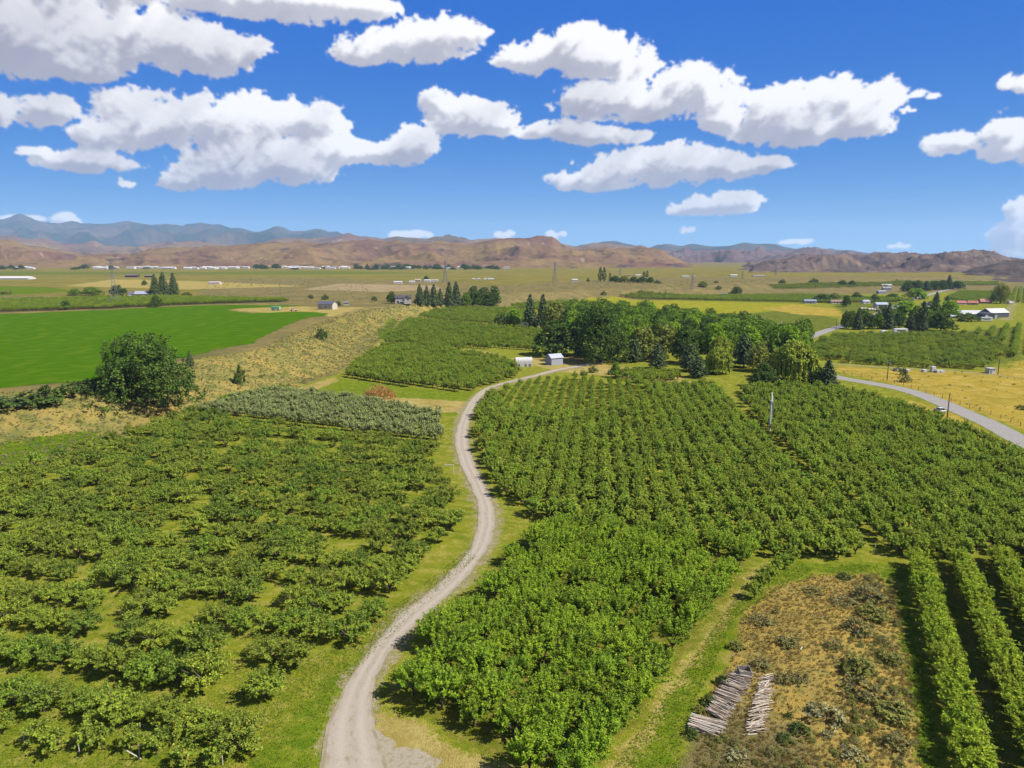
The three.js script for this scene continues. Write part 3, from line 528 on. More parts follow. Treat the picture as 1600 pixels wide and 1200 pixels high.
function willow(seed, { wide = 1, tones }) {
  const r = rng(seed), L = new Leaves(seed + 1), R = wide / 2, wood = [limb([[0, -0.03, 0], [0.01, 0.25, 0], [0, 0.5, 0]], [0.045, 0.035, 0.02], 7)];
  for (let k = 0; k < 130; k++) {
    const a = r() * 6.283, f = Math.sqrt(r()), d = R * f * (0.86 + 0.22 * noise(Math.cos(a) * 2 + seed, Math.sin(a) * 2)), top = (0.97 - 0.42 * f * f) * (0.94 + 0.1 * noise(a * 2, f * 3)), end = lerp(0.34, 0.05, f) + r() * 0.16, x = Math.cos(a) * d, z = Math.sin(a) * d;
    if (k < 9) wood.push(limb([[0, 0.35, 0], [x * 0.5, top * 0.75, z * 0.5], [x, top * 0.95, z]], [0.02, 0.012, 0.003], 4));
    L.spray(x, top, z, 26, 0.05, 0.045, tones, [Math.cos(a), 0.3, Math.sin(a)]);
    for (let y = top; y > end; y -= 0.028) L.spray(x * (1 + 0.1 * (top - y)), y, z * (1 + 0.1 * (top - y)), 5, 0.018, 0.055, tones, [Math.cos(a) * 0.25, -1.6, Math.sin(a) * 0.25], true);
  }
  return { crown: L.build(), trunk: mergeGeometries(wood) };
}
function poplar(seed, { wide = 0.25, tones }) {
  const r = rng(seed), L = new Leaves(seed + 1), R = wide / 2, wood = limb([[0, -0.03, 0], [0, 0.5, 0], [0, 0.95, 0]], [0.02, 0.012, 0.002], 6);
  for (let k = 0; k < 170; k++) { const f = r(), a = r() * 6.283, w = R * Math.min(1, (f + 0.12) * 3.2) * Math.pow(1.02 - f, 0.45) * (0.6 + 0.45 * Math.sqrt(r())), y = 0.06 + 0.94 * f; L.spray(Math.cos(a) * w, y, Math.sin(a) * w, 12, 0.022, 0.035, tones, [Math.cos(a) * 0.4, 1, Math.sin(a) * 0.4]); }
  return { crown: L.build(), trunk: wood };
}
function bush(seed, { wide = 1.5, tones, tufts = 60, leaves = 12, size = 0.16 }) {   // unit height, low and rounded
  const r = rng(seed), L = new Leaves(seed + 1), R = wide / 2, wood = [];
  for (let k = 0; k < 6; k++) { const a = r() * 6.283; wood.push(limb([[0, -0.05, 0], [Math.cos(a) * R * 0.4, 0.35, Math.sin(a) * R * 0.4], [Math.cos(a) * R * 0.7, 0.7, Math.sin(a) * R * 0.7]], [0.03, 0.02, 0.006], 4)); }
  for (let k = 0; k < tufts; k++) { const a = r() * 6.283, e = Math.asin(r()), q = (0.55 + 0.5 * Math.sqrt(r())) * (0.85 + 0.5 * noise(Math.cos(a) * 1.7 + seed, Math.sin(a) * 1.7 + e)); L.spray(Math.cos(a) * Math.cos(e) * R * q, 0.08 + Math.sin(e) * 0.85 * q, Math.sin(a) * Math.cos(e) * R * q, leaves, 0.12, size, tones, [Math.cos(a) * Math.cos(e), Math.sin(e) + 0.3, Math.sin(a) * Math.cos(e)]); }
  return { crown: L.build(), trunk: mergeGeometries(wood) };
}
const vary = (tones, k) => { const r = rng(k * 91 + 7), a = 0.82 + 0.36 * r(), b = 0.9 + 0.2 * r(); return tones.map((t) => [t[0] * a * b, t[1] * a, t[2] * a * (0.8 + 0.5 * r())]); };
const vr = (k, lo, hi) => lo + (hi - lo) * rng(k * 37 + 11)();
const many = (n, f) => [...Array(n).keys()].map(f);
const kinds = {
  spread: many(10, (k) => fruitTree(100 + k, { tones: vary(FOL.spread, k), R: vr(k, 2.3, 3.1), H: vr(k + 20, 2.8, 3.7), low: 0.5, shoots: 74, leaves: 54, size: 0.23, up: vr(k + 40, 0.3, 0.7), lump: vr(k + 60, 0.5, 0.9), flatTop: 0.74 })),
  young: many(3, (k) => fruitTree(150 + k, { tones: FOL.spread, R: 1.6, H: 2.9, low: 0.9, shoots: 30, leaves: 24, size: 0.3, lump: 0.8, trunkR: 0.07 })),
  dense: many(8, (k) => fruitTree(200 + k, { tones: vary(FOL.dense, k + 5), R: vr(k + 3, 2.1, 2.6), H: vr(k + 23, 3.7, 4.5), low: 0.7, shoots: 80, leaves: 54, size: 0.22, up: 1.0, lump: vr(k + 63, 0.4, 0.65) })),
  slim: many(8, (k) => fruitTree(300 + k, { tones: vary(FOL.slim, k + 9), R: vr(k + 5, 1.5, 1.95), H: vr(k + 25, 2.9, 3.6), low: 0.5, shoots: 46, leaves: 36, size: 0.28, up: 0.9, lump: vr(k + 65, 0.45, 0.7) })),
  silver: many(4, (k) => fruitTree(400 + k, { tones: FOL.silver, R: 1.15, H: 3.4, low: 0.5, shoots: 34, leaves: 24, size: 0.28, up: 0.9, lump: 0.4, trunkR: 0.06 })),
  hedge: many(6, (k) => fruitTree(500 + k, { tones: vary(FOL.hedge, k + 13), R: vr(k + 7, 1.8, 2.2), H: vr(k + 27, 3.0, 3.5), low: 0.5, shoots: 66, leaves: 42, size: 0.25, up: 0.9, lump: 0.55 })),
  dark: many(4, (k) => broadleaf(600 + k, { tones: FOL.dark, wide: 0.85 })), mid: many(4, (k) => broadleaf(620 + k, { tones: FOL.mid, wide: 0.8 })), bright: many(3, (k) => broadleaf(640 + k, { tones: FOL.bright, wide: 0.75, up: 0.4 })), olive: many(3, (k) => broadleaf(660 + k, { tones: FOL.olive, wide: 0.75 })),
  spruce: many(4, (k) => conifer(700 + k, { tones: FOL.spruce, wide: 0.6 })), pine: many(3, (k) => conifer(720 + k, { tones: FOL.spruce, wide: 0.75, tiers: 16, low: 0.1, full: 0.55, droop: 0.05 })),
  willow: many(2, (k) => willow(740 + k, { tones: FOL.willow, wide: 1 })), poplar: many(2, (k) => poplar(760 + k, { tones: FOL.dark })), grey: many(2, (k) => broadleaf(780 + k, { tones: FOL.grey, wide: 0.7, leaves: 5, tufts: 26 })),
  big: [broadleaf(800, { tones: FOL.dark, wide: 1.35, lobes: 22, tufts: 60, leaves: 16, size: 0.032, low: 0.02 })], cottonwood: [broadleaf(810, { tones: FOL.dark, wide: 0.8, lobes: 20, tufts: 60, leaves: 14, size: 0.03, low: 0.08 }), broadleaf(812, { tones: FOL.olive, wide: 0.8, lobes: 20, tufts: 50, leaves: 14, size: 0.03, low: 0.08 })],
  bush: many(3, (k) => bush(820 + k, { tones: FOL.bush, wide: 1.7 })), shrub: many(3, (k) => bush(840 + k, { tones: FOL.dark, wide: 1.8 })), sage: many(3, (k) => bush(860 + k, { tones: FOL.sage, wide: 1.9, tufts: 34, leaves: 8, size: 0.2 })), dry: many(3, (k) => bush(880 + k, { tones: FOL.grey, wide: 1.9, tufts: 46, leaves: 9, size: 0.17 })),
};
const needles = new Set(['spruce', 'pine']), broad = new Set(['dark', 'mid', 'bright', 'olive', 'grey', 'big', 'cottonwood', 'willow', 'poplar']);
function plant(kind, k, name, label, category, p, [sx, sy, sz], turn, group) {
  const set = kinds[kind], v = set[k % set.length], o = thing(name, label, category, p, turn, group);
  part(o, 'trunk', v.trunk, kind === 'silver' || kind === 'spread' ? barkMat : darkBark); part(o, 'crown', v.crown, needles.has(kind) ? needleMat : broad.has(kind) ? woodsMat : leafMat);
  o.scale.set(sx, sy, sz);
  return o;
}

// ------------------------------------------------------------------ orchards
function rowsIn(poly, from, to, rowGap, treeGap, seed, { skip = 0.03, jitter = 0.35, grow = 0.15 } = {}) {   // rows run along from -> to
  const r = rng(seed), l = Math.hypot(to[0] - from[0], to[1] - from[1]), ux = (to[0] - from[0]) / l, uz = (to[1] - from[1]) / l, vx = -uz, vz = ux, out = [];
  let a0 = 1e9, a1 = -1e9, b0 = 1e9, b1 = -1e9;
  for (const [x, z] of poly) { const a = (x - from[0]) * ux + (z - from[1]) * uz, b = (x - from[0]) * vx + (z - from[1]) * vz; a0 = Math.min(a0, a); a1 = Math.max(a1, a); b0 = Math.min(b0, b); b1 = Math.max(b1, b); }
  for (let b = Math.ceil(b0 / rowGap) * rowGap; b <= b1; b += rowGap) for (let a = Math.ceil(a0 / treeGap) * treeGap; a <= a1; a += treeGap) {
    const ja = a + (r() - 0.5) * jitter * 2, jb = b + (r() - 0.5) * jitter, x = from[0] + ux * ja + vx * jb, z = from[1] + uz * ja + vz * jb, gone = r() < skip, s = 1 + (r() - 0.5) * 2 * grow, turn = r() * 6.283, k = (r() * 60) | 0;
    if (!gone && inside(poly, x, z)) out.push({ x, z, s, sy: s * (0.9 + 0.2 * r()), turn, k, row: Math.round(b / rowGap), a });
  }
  return out;
}
function seen(x, z, m = 6) {                             // roughly whether the photograph can show a tree there
  const v = new THREE.Vector3(x, land(x, z) + 2, z).sub(camera.position).applyAxisAngle(new THREE.Vector3(1, 0, 0), PITCH);
  return v.z < -5 && Math.abs(v.x) < -v.z * 0.72 + m && v.y > v.z * 0.54 - m;
}
const HOW = (v, far) => { v.d = Math.hypot(v.x, v.z); return v; };
const massOf = new Map();
function mass(name, label, group, list, kind) {          // trees past the number one can pick apart: one object
  if (!list.length) return;
  const o = new THREE.Group(); o.name = numbered(name); o.userData = { kind: 'stuff', label, category: 'orchard' }; scene.add(o);
  const set = kinds[kind], m4 = new THREE.Matrix4(), q = new THREE.Quaternion(), Y = new THREE.Vector3(0, 1, 0), tint = new THREE.Color();
  set.forEach((v, n) => {
    const own = list.filter((t) => t.k % set.length === n);
    if (!own.length) return;
    for (const [nm, geo, mat] of [['crown', v.crown, leafMat], ['trunk', v.trunk, barkMat]]) {
      const im = new THREE.InstancedMesh(geo, mat, own.length); im.name = nm; im.castShadow = im.receiveShadow = true; im.userData.kind = 'stuff';
      own.forEach((t, i) => { m4.compose(new THREE.Vector3(t.x, land(t.x, t.z), t.z), q.setFromAxisAngle(Y, t.turn), new THREE.Vector3(t.s, t.sy, t.s)); im.setMatrixAt(i, m4); const g = 0.88 + 0.24 * ((t.k * 7919 % 60) / 60); im.setColorAt(i, tint.setRGB(g * (0.94 + 0.12 * ((t.k * 31 % 60) / 60)), g, g)); });
      o.add(im);
    }
  });
}
function rank(list, byNear = true) {                     // number the rows from the front and the trees along each row
  const rows = new Map(); for (const t of list) { if (!rows.has(t.row)) rows.set(t.row, []); rows.get(t.row).push(t); }
  const order = [...rows.values()].sort((p, q) => Math.min(...p.map((t) => t.d)) - Math.min(...q.map((t) => t.d)));
  order.forEach((row, i) => { row.sort((p, q) => q.a - p.a); row.forEach((t, j) => { t.rowNo = i + 1; t.treeNo = j + 1; t.backNo = row.length - j; }); });
}
const trunkCount = {};
function orchard(list, kind, name, group, most, label, massName, massLabel) {
  list.forEach(HOW); rank(list);
  const shown = list.filter((t) => seen(t.x, t.z)).sort((p, q) => p.d - q.d), single = new Set(shown.slice(0, most));
  for (const t of single) plant(kind, t.k, name, label(t), 'fruit tree', new THREE.Vector3(t.x, land(t.x, t.z), t.z), [t.s, t.sy, t.s], t.turn, group);
  mass(massName, massLabel, group, list.filter((t) => !single.has(t)), kind);
  trunkCount[name] = list.length;
}
{
  // the broad-crowned block beside the drive
  const A = flat([[-160, 1075], [0, 1078], [100, 1076], [230, 1094], [335, 1112], [405, 1098], [482, 1074], [500, 1035], [566, 990], [612, 958], [642, 930], [690, 880], [712, 852], [716, 810], [708, 760], [684, 726], [682, 700], [560, 684], [420, 668], [330, 652], [290, 652], [200, 684], [110, 712], [20, 742], [-60, 755], [-180, 800]]);
  const rowA0 = onPlane(100, 1040, 0), rowA1 = onPlane(420, 1090, 0);
  const front = [[5, 1148, 0.8], [62, 1162, 0.9], [88, 1178, 0.9], [140, 1166, 0.9], [160, 1172, 0.9], [205, 1172, 0.85], [245, 1180, 0.9], [290, 1196, 0.9], [338, 1196, 0.85]], second = [[-30, 1100, 0.9], [22, 1100, 1], [70, 1112, 1.05], [132, 1110, 0.8], [172, 1122, 1.15], [204, 1128, 0.8], [262, 1130, 0.85], [296, 1142, 0.9], [328, 1152, 0.85], [372, 1166, 1.1]];
  const r = rng(9);
  front.forEach(([x, y, s], i) => plant('young', i, 'young_fruit_tree', `small young fruit tree with a thin stem, ${ordinal(i + 1)} along the front row`, 'fruit tree', at(x, y), [s, s, s], r() * 6.28, 'young trees in the front row'));
  second.forEach(([x, y, s], i) => plant('spread', i, 'spreading_fruit_tree', `broad fruit tree, ${ordinal(i + 1)} along the row just behind the young front row`, 'fruit tree', at(x, y), [s, s, s], r() * 6.28, 'broad-crowned orchard trees beside the drive'));
  const list = rowsIn(A, rowA0, rowA1, 6.8, 4.0, 21, { skip: 0.09, jitter: 0.6, grow: 0.2 });
  orchard(list, 'spread', 'spreading_fruit_tree', 'broad-crowned orchard trees beside the drive', 285, (t) => `broad-crowned fruit tree, ${ordinal(t.treeNo)} from the gravel drive in the ${ordinal(t.rowNo + 2)} row back`, 'orchard_mass', 'distant rows of broad-crowned fruit trees below the dry bank');
  // grey-green young block
  const S = flat([[305, 648], [360, 628], [425, 616], [560, 628], [688, 652], [690, 694], [560, 680], [420, 664], [335, 650]]);
  const sl = rowsIn(S, onPlane(330, 655, 0), onPlane(690, 694, 0), 3.6, 1.7, 22, { skip: 0.04, jitter: 0.3 });
  orchard(sl, 'silver', 'slender_fruit_tree', 'grey-green young trees', 90, (t) => `slender grey-green young tree, ${ordinal(t.treeNo)} from the drive in its ${ordinal(t.rowNo)} row`, 'young_orchard_mass', 'thick block of slender grey-green young fruit trees');
  // dense bright block in front
  const B = flat([[640, 1096], [632, 1060], [676, 1005], [752, 935], [800, 880], [850, 828], [1000, 842], [1178, 874], [1160, 904], [1086, 1006], [1010, 1112], [940, 1215], [912, 1250], [850, 1250], [770, 1182], [700, 1140]]);
  const lane0 = onPlane(915, 1205, 0), lane1 = onPlane(1150, 890, 0);
  const bl = rowsIn(B, lane0, lane1, 4.5, 3.1, 23, { skip: 0.03, jitter: 0.5, grow: 0.14 });
  orchard(bl, 'dense', 'dense_fruit_tree', 'bright dense orchard between drive and lane', 300, (t) => `dense bright green fruit tree, ${ordinal(t.backNo)} from the near end of the ${ordinal(t.rowNo)} row`, 'dense_orchard_mass', 'rest of the dense bright green orchard block');
  // the large block and its neighbour across the narrow lane
  const C = flat([[742, 668], [752, 640], [768, 622], [806, 604], [840, 596], [905, 592], [965, 600], [1040, 606], [1110, 606], [1124, 614], [1194, 696], [1280, 768], [1340, 832], [1366, 874], [1190, 872], [1000, 840], [850, 816], [800, 790], [770, 760], [752, 720]]);
  const c0 = onPlane(1125, 606, 0), c1 = onPlane(1370, 866, 0);
  const cl = rowsIn(C, c1, c0, 3.5, 2.8, 24, { skip: 0.03, jitter: 0.6, grow: 0.2 });
  const newer = flat([[800, 606], [850, 592], [960, 596], [1010, 612], [1000, 632], [930, 648], [800, 650], [775, 630]]);
  for (const t of cl) if (inside(newer, t.x, t.z)) { t.s *= 0.66; t.sy *= 0.72; }
  orchard(cl, 'slim', 'upright_fruit_tree', 'large orchard block beyond the bright trees', 200, (t) => `upright fruit tree in the large middle block, ${ordinal(t.backNo)} along the ${ordinal(t.rowNo)} row`, 'middle_orchard_mass', 'large middle block of upright fruit trees, far rows');
  const Dp = flat([[1150, 614], [1190, 606], [1310, 612], [1420, 640], [1500, 676], [1600, 722], [1720, 775], [1760, 880], [1600, 868], [1440, 878], [1400, 872], [1390, 858], [1308, 772], [1220, 694]]);
  const dl = rowsIn(Dp, c1, c0, 3.5, 2.8, 25, { skip: 0.03, jitter: 0.6, grow: 0.2 });
  orchard(dl, 'slim', 'upright_fruit_tree', 'orchard block between the narrow lane and the road', 100, (t) => `upright fruit tree between narrow lane and road, ${ordinal(t.backNo)} along the ${ordinal(t.rowNo)} row`, 'roadside_orchard_mass', 'orchard block between the narrow lane and the paved road');
  // hedge-like rows at the near corner
  const e0 = onPlane(1432, 888, 0), e1 = onPlane(1520, 1215, 0), E = flat([[1424, 885], [1600, 872], [1800, 872], [1950, 1250], [1500, 1250]]);
  const el = rowsIn(E, e1, e0, 6.2, 1.9, 26, { skip: 0.0, jitter: 0.25, grow: 0.1 });
  orchard(el, 'hedge', 'hedgerow_fruit_tree', 'hedge-like orchard rows beside the dry patch', 160, (t) => `closely set fruit tree, ${ordinal(t.backNo)} along the ${ordinal(t.rowNo)} hedge-like row by the dry patch`, 'hedgerow_mass', 'more hedge-like orchard rows');
  // single column of trees on the mown lane
  [[1178, 934], [1190, 921], [1202, 908], [1214, 897], [1226, 888], [1238, 880]].forEach(([x, y], i) => plant('slim', i, 'upright_fruit_tree', `small fruit tree standing on the mown lane, ${ordinal(i + 1)} from its near end`, 'fruit tree', at(x, y), [0.8, 0.8, 0.8], i * 1.7, 'short row on the mown lane'));
  // blocks further off
  const far = [
    ['mid', 'slim', [[538, 588], [600, 600], [700, 612], [736, 612], [812, 588], [800, 570], [740, 556], [690, 548], [600, 542], [565, 562]], [[538, 588], [700, 614]], 4.6, 2.8, 'dark green orchard block behind the brush pile'],
    ['b', 'slim', [[600, 538], [690, 548], [740, 545], [850, 548], [852, 520], [760, 512], [690, 505], [640, 500], [622, 512]], [[620, 520], [850, 535]], 7, 2.4, 'long green orchard rows behind the yard sheds'],
    ['c', 'slim', [[655, 495], [680, 484], [720, 480], [800, 484], [836, 492], [830, 508], [760, 508], [690, 502]], [[660, 492], [830, 505]], 6.5, 3, 'yellow-green orchard below the tall conifers'],
    ['d', 'spread', [[1246, 558], [1242, 550], [1306, 526], [1400, 524], [1480, 523], [1560, 534], [1576, 552], [1530, 578], [1400, 573], [1310, 566]], [[1310, 566], [1530, 580]], 5.6, 4.6, 'bright orchard block across the paved road'],
    ['e', 'slim', [[-200, 500], [0, 488], [160, 483], [330, 475], [452, 472], [440, 470], [250, 466], [0, 471], [-200, 480]], [[0, 488], [330, 475]], 4.5, 2.2, 'long low orchard strip on the upper terrace'],
    ['f', 'slim', [[965, 464], [1010, 458], [1250, 462], [1400, 468], [1430, 472], [1300, 474], [1150, 471], [1060, 469]], [[980, 462], [1300, 473]], 5, 3, 'dark orchard strip behind the yellow field'],
    ['g', 'slim', [[1476, 468], [1500, 456], [1556, 458], [1558, 470], [1520, 474]], [[1476, 468], [1556, 470]], 5, 3.5, 'orchard behind the red-roofed houses'],
    ['h', 'slim', [[1565, 472], [1585, 450], [1800, 452], [1800, 480]], [[1570, 474], [1580, 452]], 6, 3.5, 'orchard at the edge behind the packing sheds'],
    ['i', 'slim', [[1500, 524], [1590, 510], [1700, 512], [1700, 540], [1580, 560], [1560, 528]], [[1592, 512], [1584, 555]], 7, 3.2, 'pale rows of fruit trees beside the bright block'],
    ['j', 'slim', [[800, 478], [880, 472], [930, 474], [1040, 488], [1000, 492], [880, 486], [800, 484]], [[800, 484], [930, 474]], 7, 4, 'green orchard strip behind the dark conifers'],
    ['k', 'slim', [[1200, 446], [1400, 440], [1560, 441], [1560, 446], [1400, 447], [1210, 452]], [[1200, 452], [1400, 447]], 7, 4, 'far orchard strip before the cliffs'],
  ];
  far.forEach(([id, kind, poly, dir, gap, step, label], i) => { const l = rowsIn(flat(poly), ...flat(dir), gap, step, 40 + i, { skip: 0.02, jitter: 0.4 }); l.forEach(HOW); mass('far_orchard', label, '', l, kind); });
  // weedy growth and young trees at the near edge of the yard
  const yng = rowsIn(flat([[955, 590], [990, 584], [1060, 588], [1062, 596], [1000, 600]]), ...flat([[955, 592], [1060, 588]]), 4, 2.6, 60, {}); yng.forEach(HOW); mass('far_orchard', 'short strip of dark young fruit trees on the lawn', '', yng, 'slim');
}

// ------------------------------------------------------------------ large trees: [pixel x of the foot, pixel y of the foot, height and width in pixels, kind, label]
const groves = [];
function trees(name, category, list, group) {
  list.forEach(([x, y, h, w, kind, label], i) => {
    const p = at(x, y), d = depthOf(p), tall = h / FOCAL * d, wide = w / FOCAL * d, r = rng(x * 13 + y);
    const own = { dark: 0.85, mid: 0.8, bright: 0.75, olive: 0.75, spruce: 0.6, pine: 0.75, willow: 1, poplar: 0.25, grey: 0.7, big: 1.35, cottonwood: 0.8, bush: 1.7, shrub: 1.8, sage: 1.9, dry: 1.9 }[kind];
    plant(kind, (x * 7 + y) | 0, name ?? { spruce: 'conifer_tree', pine: 'conifer_tree', willow: 'willow_tree', poplar: 'poplar_tree', bush: 'bush', shrub: 'bush', sage: 'sagebrush', dry: 'dry_bush' }[kind] ?? 'broadleaf_tree', label, category ?? (['bush', 'shrub', 'sage', 'dry'].includes(kind) ? 'bush' : 'tree'), p, [wide / own, tall, wide / own], r() * 6.28, group);
  });
}
trees(null, null, [
  [228, 630, 108, 150, 'big', 'large dark spreading tree on the dry bank below the green field'],
  [375, 600, 32, 20, 'shrub', 'small leafy shrub on the dry bank beside the large tree'], [503, 531, 20, 20, 'shrub', 'round dark shrub alone on the dry slope by the field corner'], [297, 572, 24, 14, 'spruce', 'small pointed tree at the edge of the large spreading tree'],
  [828, 512, 52, 26, 'spruce', 'tall dark conifer beside the white house gable'], [848, 508, 48, 24, 'spruce', 'dark conifer just behind the tallest one by the white house'],
  [866, 514, 42, 36, 'olive', 'olive tree next to the pair of dark conifers'], [880, 512, 34, 26, 'grey', 'bare greyish tree among the green ones behind the yard'], [785, 510, 24, 30, 'shrub', 'low rounded dark tree above the long orchard rows'], [803, 510, 27, 26, 'bright', 'bright green tree between rounded dark tree and tall conifer'],
  [868, 555, 54, 64, 'dark', 'wide dark round tree behind the grey metal shed'], [898, 536, 40, 40, 'bright', 'bright green tree behind the wide round tree'], [938, 566, 98, 76, 'cottonwood', 'tallest cottonwood over the yard with the blue-roofed shelter'], [908, 556, 66, 46, 'dark', 'dark tree shading the blue-roofed shelter'], [965, 560, 70, 42, 'mid', 'green tree beside the tallest cottonwood'],
  [991, 566, 36, 26, 'pine', 'dark conifer on the lawn by the end of the yard'], [1005, 562, 54, 44, 'olive', 'olive round-headed tree behind the lawn conifers'], [1027, 576, 40, 30, 'pine', 'dark conifer in the middle of the lawn'], [1040, 560, 56, 44, 'olive', 'olive tree behind the middle lawn conifer'], [1068, 568, 58, 44, 'dark', 'dark full tree behind the lawn'], [1076, 580, 44, 34, 'pine', 'broad dark conifer beside the first willow'], [1091, 590, 34, 32, 'pine', 'nearest small conifer on the lawn before the first willow'],
  [1122, 584, 44, 44, 'willow', 'smaller weeping willow with drooping yellow-green strands'], [1126, 566, 44, 40, 'willow', 'weeping willow standing just behind the smaller one'], [1162, 574, 54, 38, 'pine', 'tall dark pine between the two willows'], [1186, 580, 46, 36, 'olive', 'light olive tree beside the large willow'], [1194, 604, 36, 40, 'dark', 'dark round tree with bare trunk at the lane end'],
  [1240, 596, 68, 70, 'willow', 'largest weeping willow by the road bend'], [1268, 598, 30, 36, 'dark', 'low dark tree under the edge of the largest willow'], [1293, 602, 40, 34, 'spruce', 'dark conifer at the corner of the paved road'], [1276, 596, 28, 26, 'shrub', 'dark bushy tree between willow and corner conifer'], [1212, 590, 44, 36, 'olive', 'olive tree in front of the largest willow'],
  [1252, 530, 34, 32, 'mid', 'green tree at the roadside end of the woods'], [1232, 534, 28, 32, 'mid', 'green rounded tree second from the roadside end of the woods'], [1210, 536, 28, 30, 'bright', 'bright green tree before the pale roof'], [1188, 540, 40, 40, 'dark', 'dark tree near the pale roof in the woods'], [1160, 530, 42, 34, 'dark', 'dark spiky-topped tree standing above the woods'], [1128, 520, 30, 24, 'dark', 'smaller dark tree rising at the back of the woods'], [1140, 540, 42, 46, 'bright', 'wide bright green tree in the middle of the woods'], [1080, 536, 44, 34, 'bright', 'narrow bright green tree in the woods behind the first willow'], [1108, 540, 42, 36, 'dark', 'dark tree beside the narrow bright one in the woods'],
  [958, 585, 12, 18, 'shrub', 'dark bush beside the drive at the yard entrance'], [926, 582, 11, 16, 'shrub', 'low round bush by the drive bend'], [962, 590, 24, 16, 'mid', 'slim green tree behind the bush at the yard entrance'],
]);
{ // the wood behind the yard
  const r = rng(71), poly = [[872, 500], [905, 490], [1000, 497], [1100, 512], [1180, 530], [1256, 540], [1250, 556], [1200, 562], [1130, 556], [1060, 548], [980, 540], [900, 528]];
  const placed = [], tally = {};
  for (let tries = 0; placed.length < 185 && tries < 9000; tries++) { const x = 872 + r() * 386, y = 490 + r() * 74; if (!inside(poly, x, y)) continue; const p = at(x, y); if (placed.some((q) => q.p.distanceTo(p) < 6)) continue; placed.push({ p, x, s: 11 + 5 * r(), k: ['dark', 'mid', 'mid', 'mid', 'mid', 'bright'][(r() * 6) | 0], n: (r() * 9) | 0, turn: r() * 6.28 }); }
  placed.sort((a, b) => a.x - b.x);
  for (const { p, s, k, n, turn } of placed) { const no = (tally[k] = (tally[k] ?? 0) + 1); plant(k, n, 'broadleaf_tree', `${{ dark: 'dark green', mid: 'mid green', bright: 'light green' }[k]} tree of the crowded wood, ${ordinal(no)} of its tone counting from the farmyard`, 'tree', p, [s * 1.05, s, s * 1.05], turn, 'trees of the wood behind the yard'); }
}
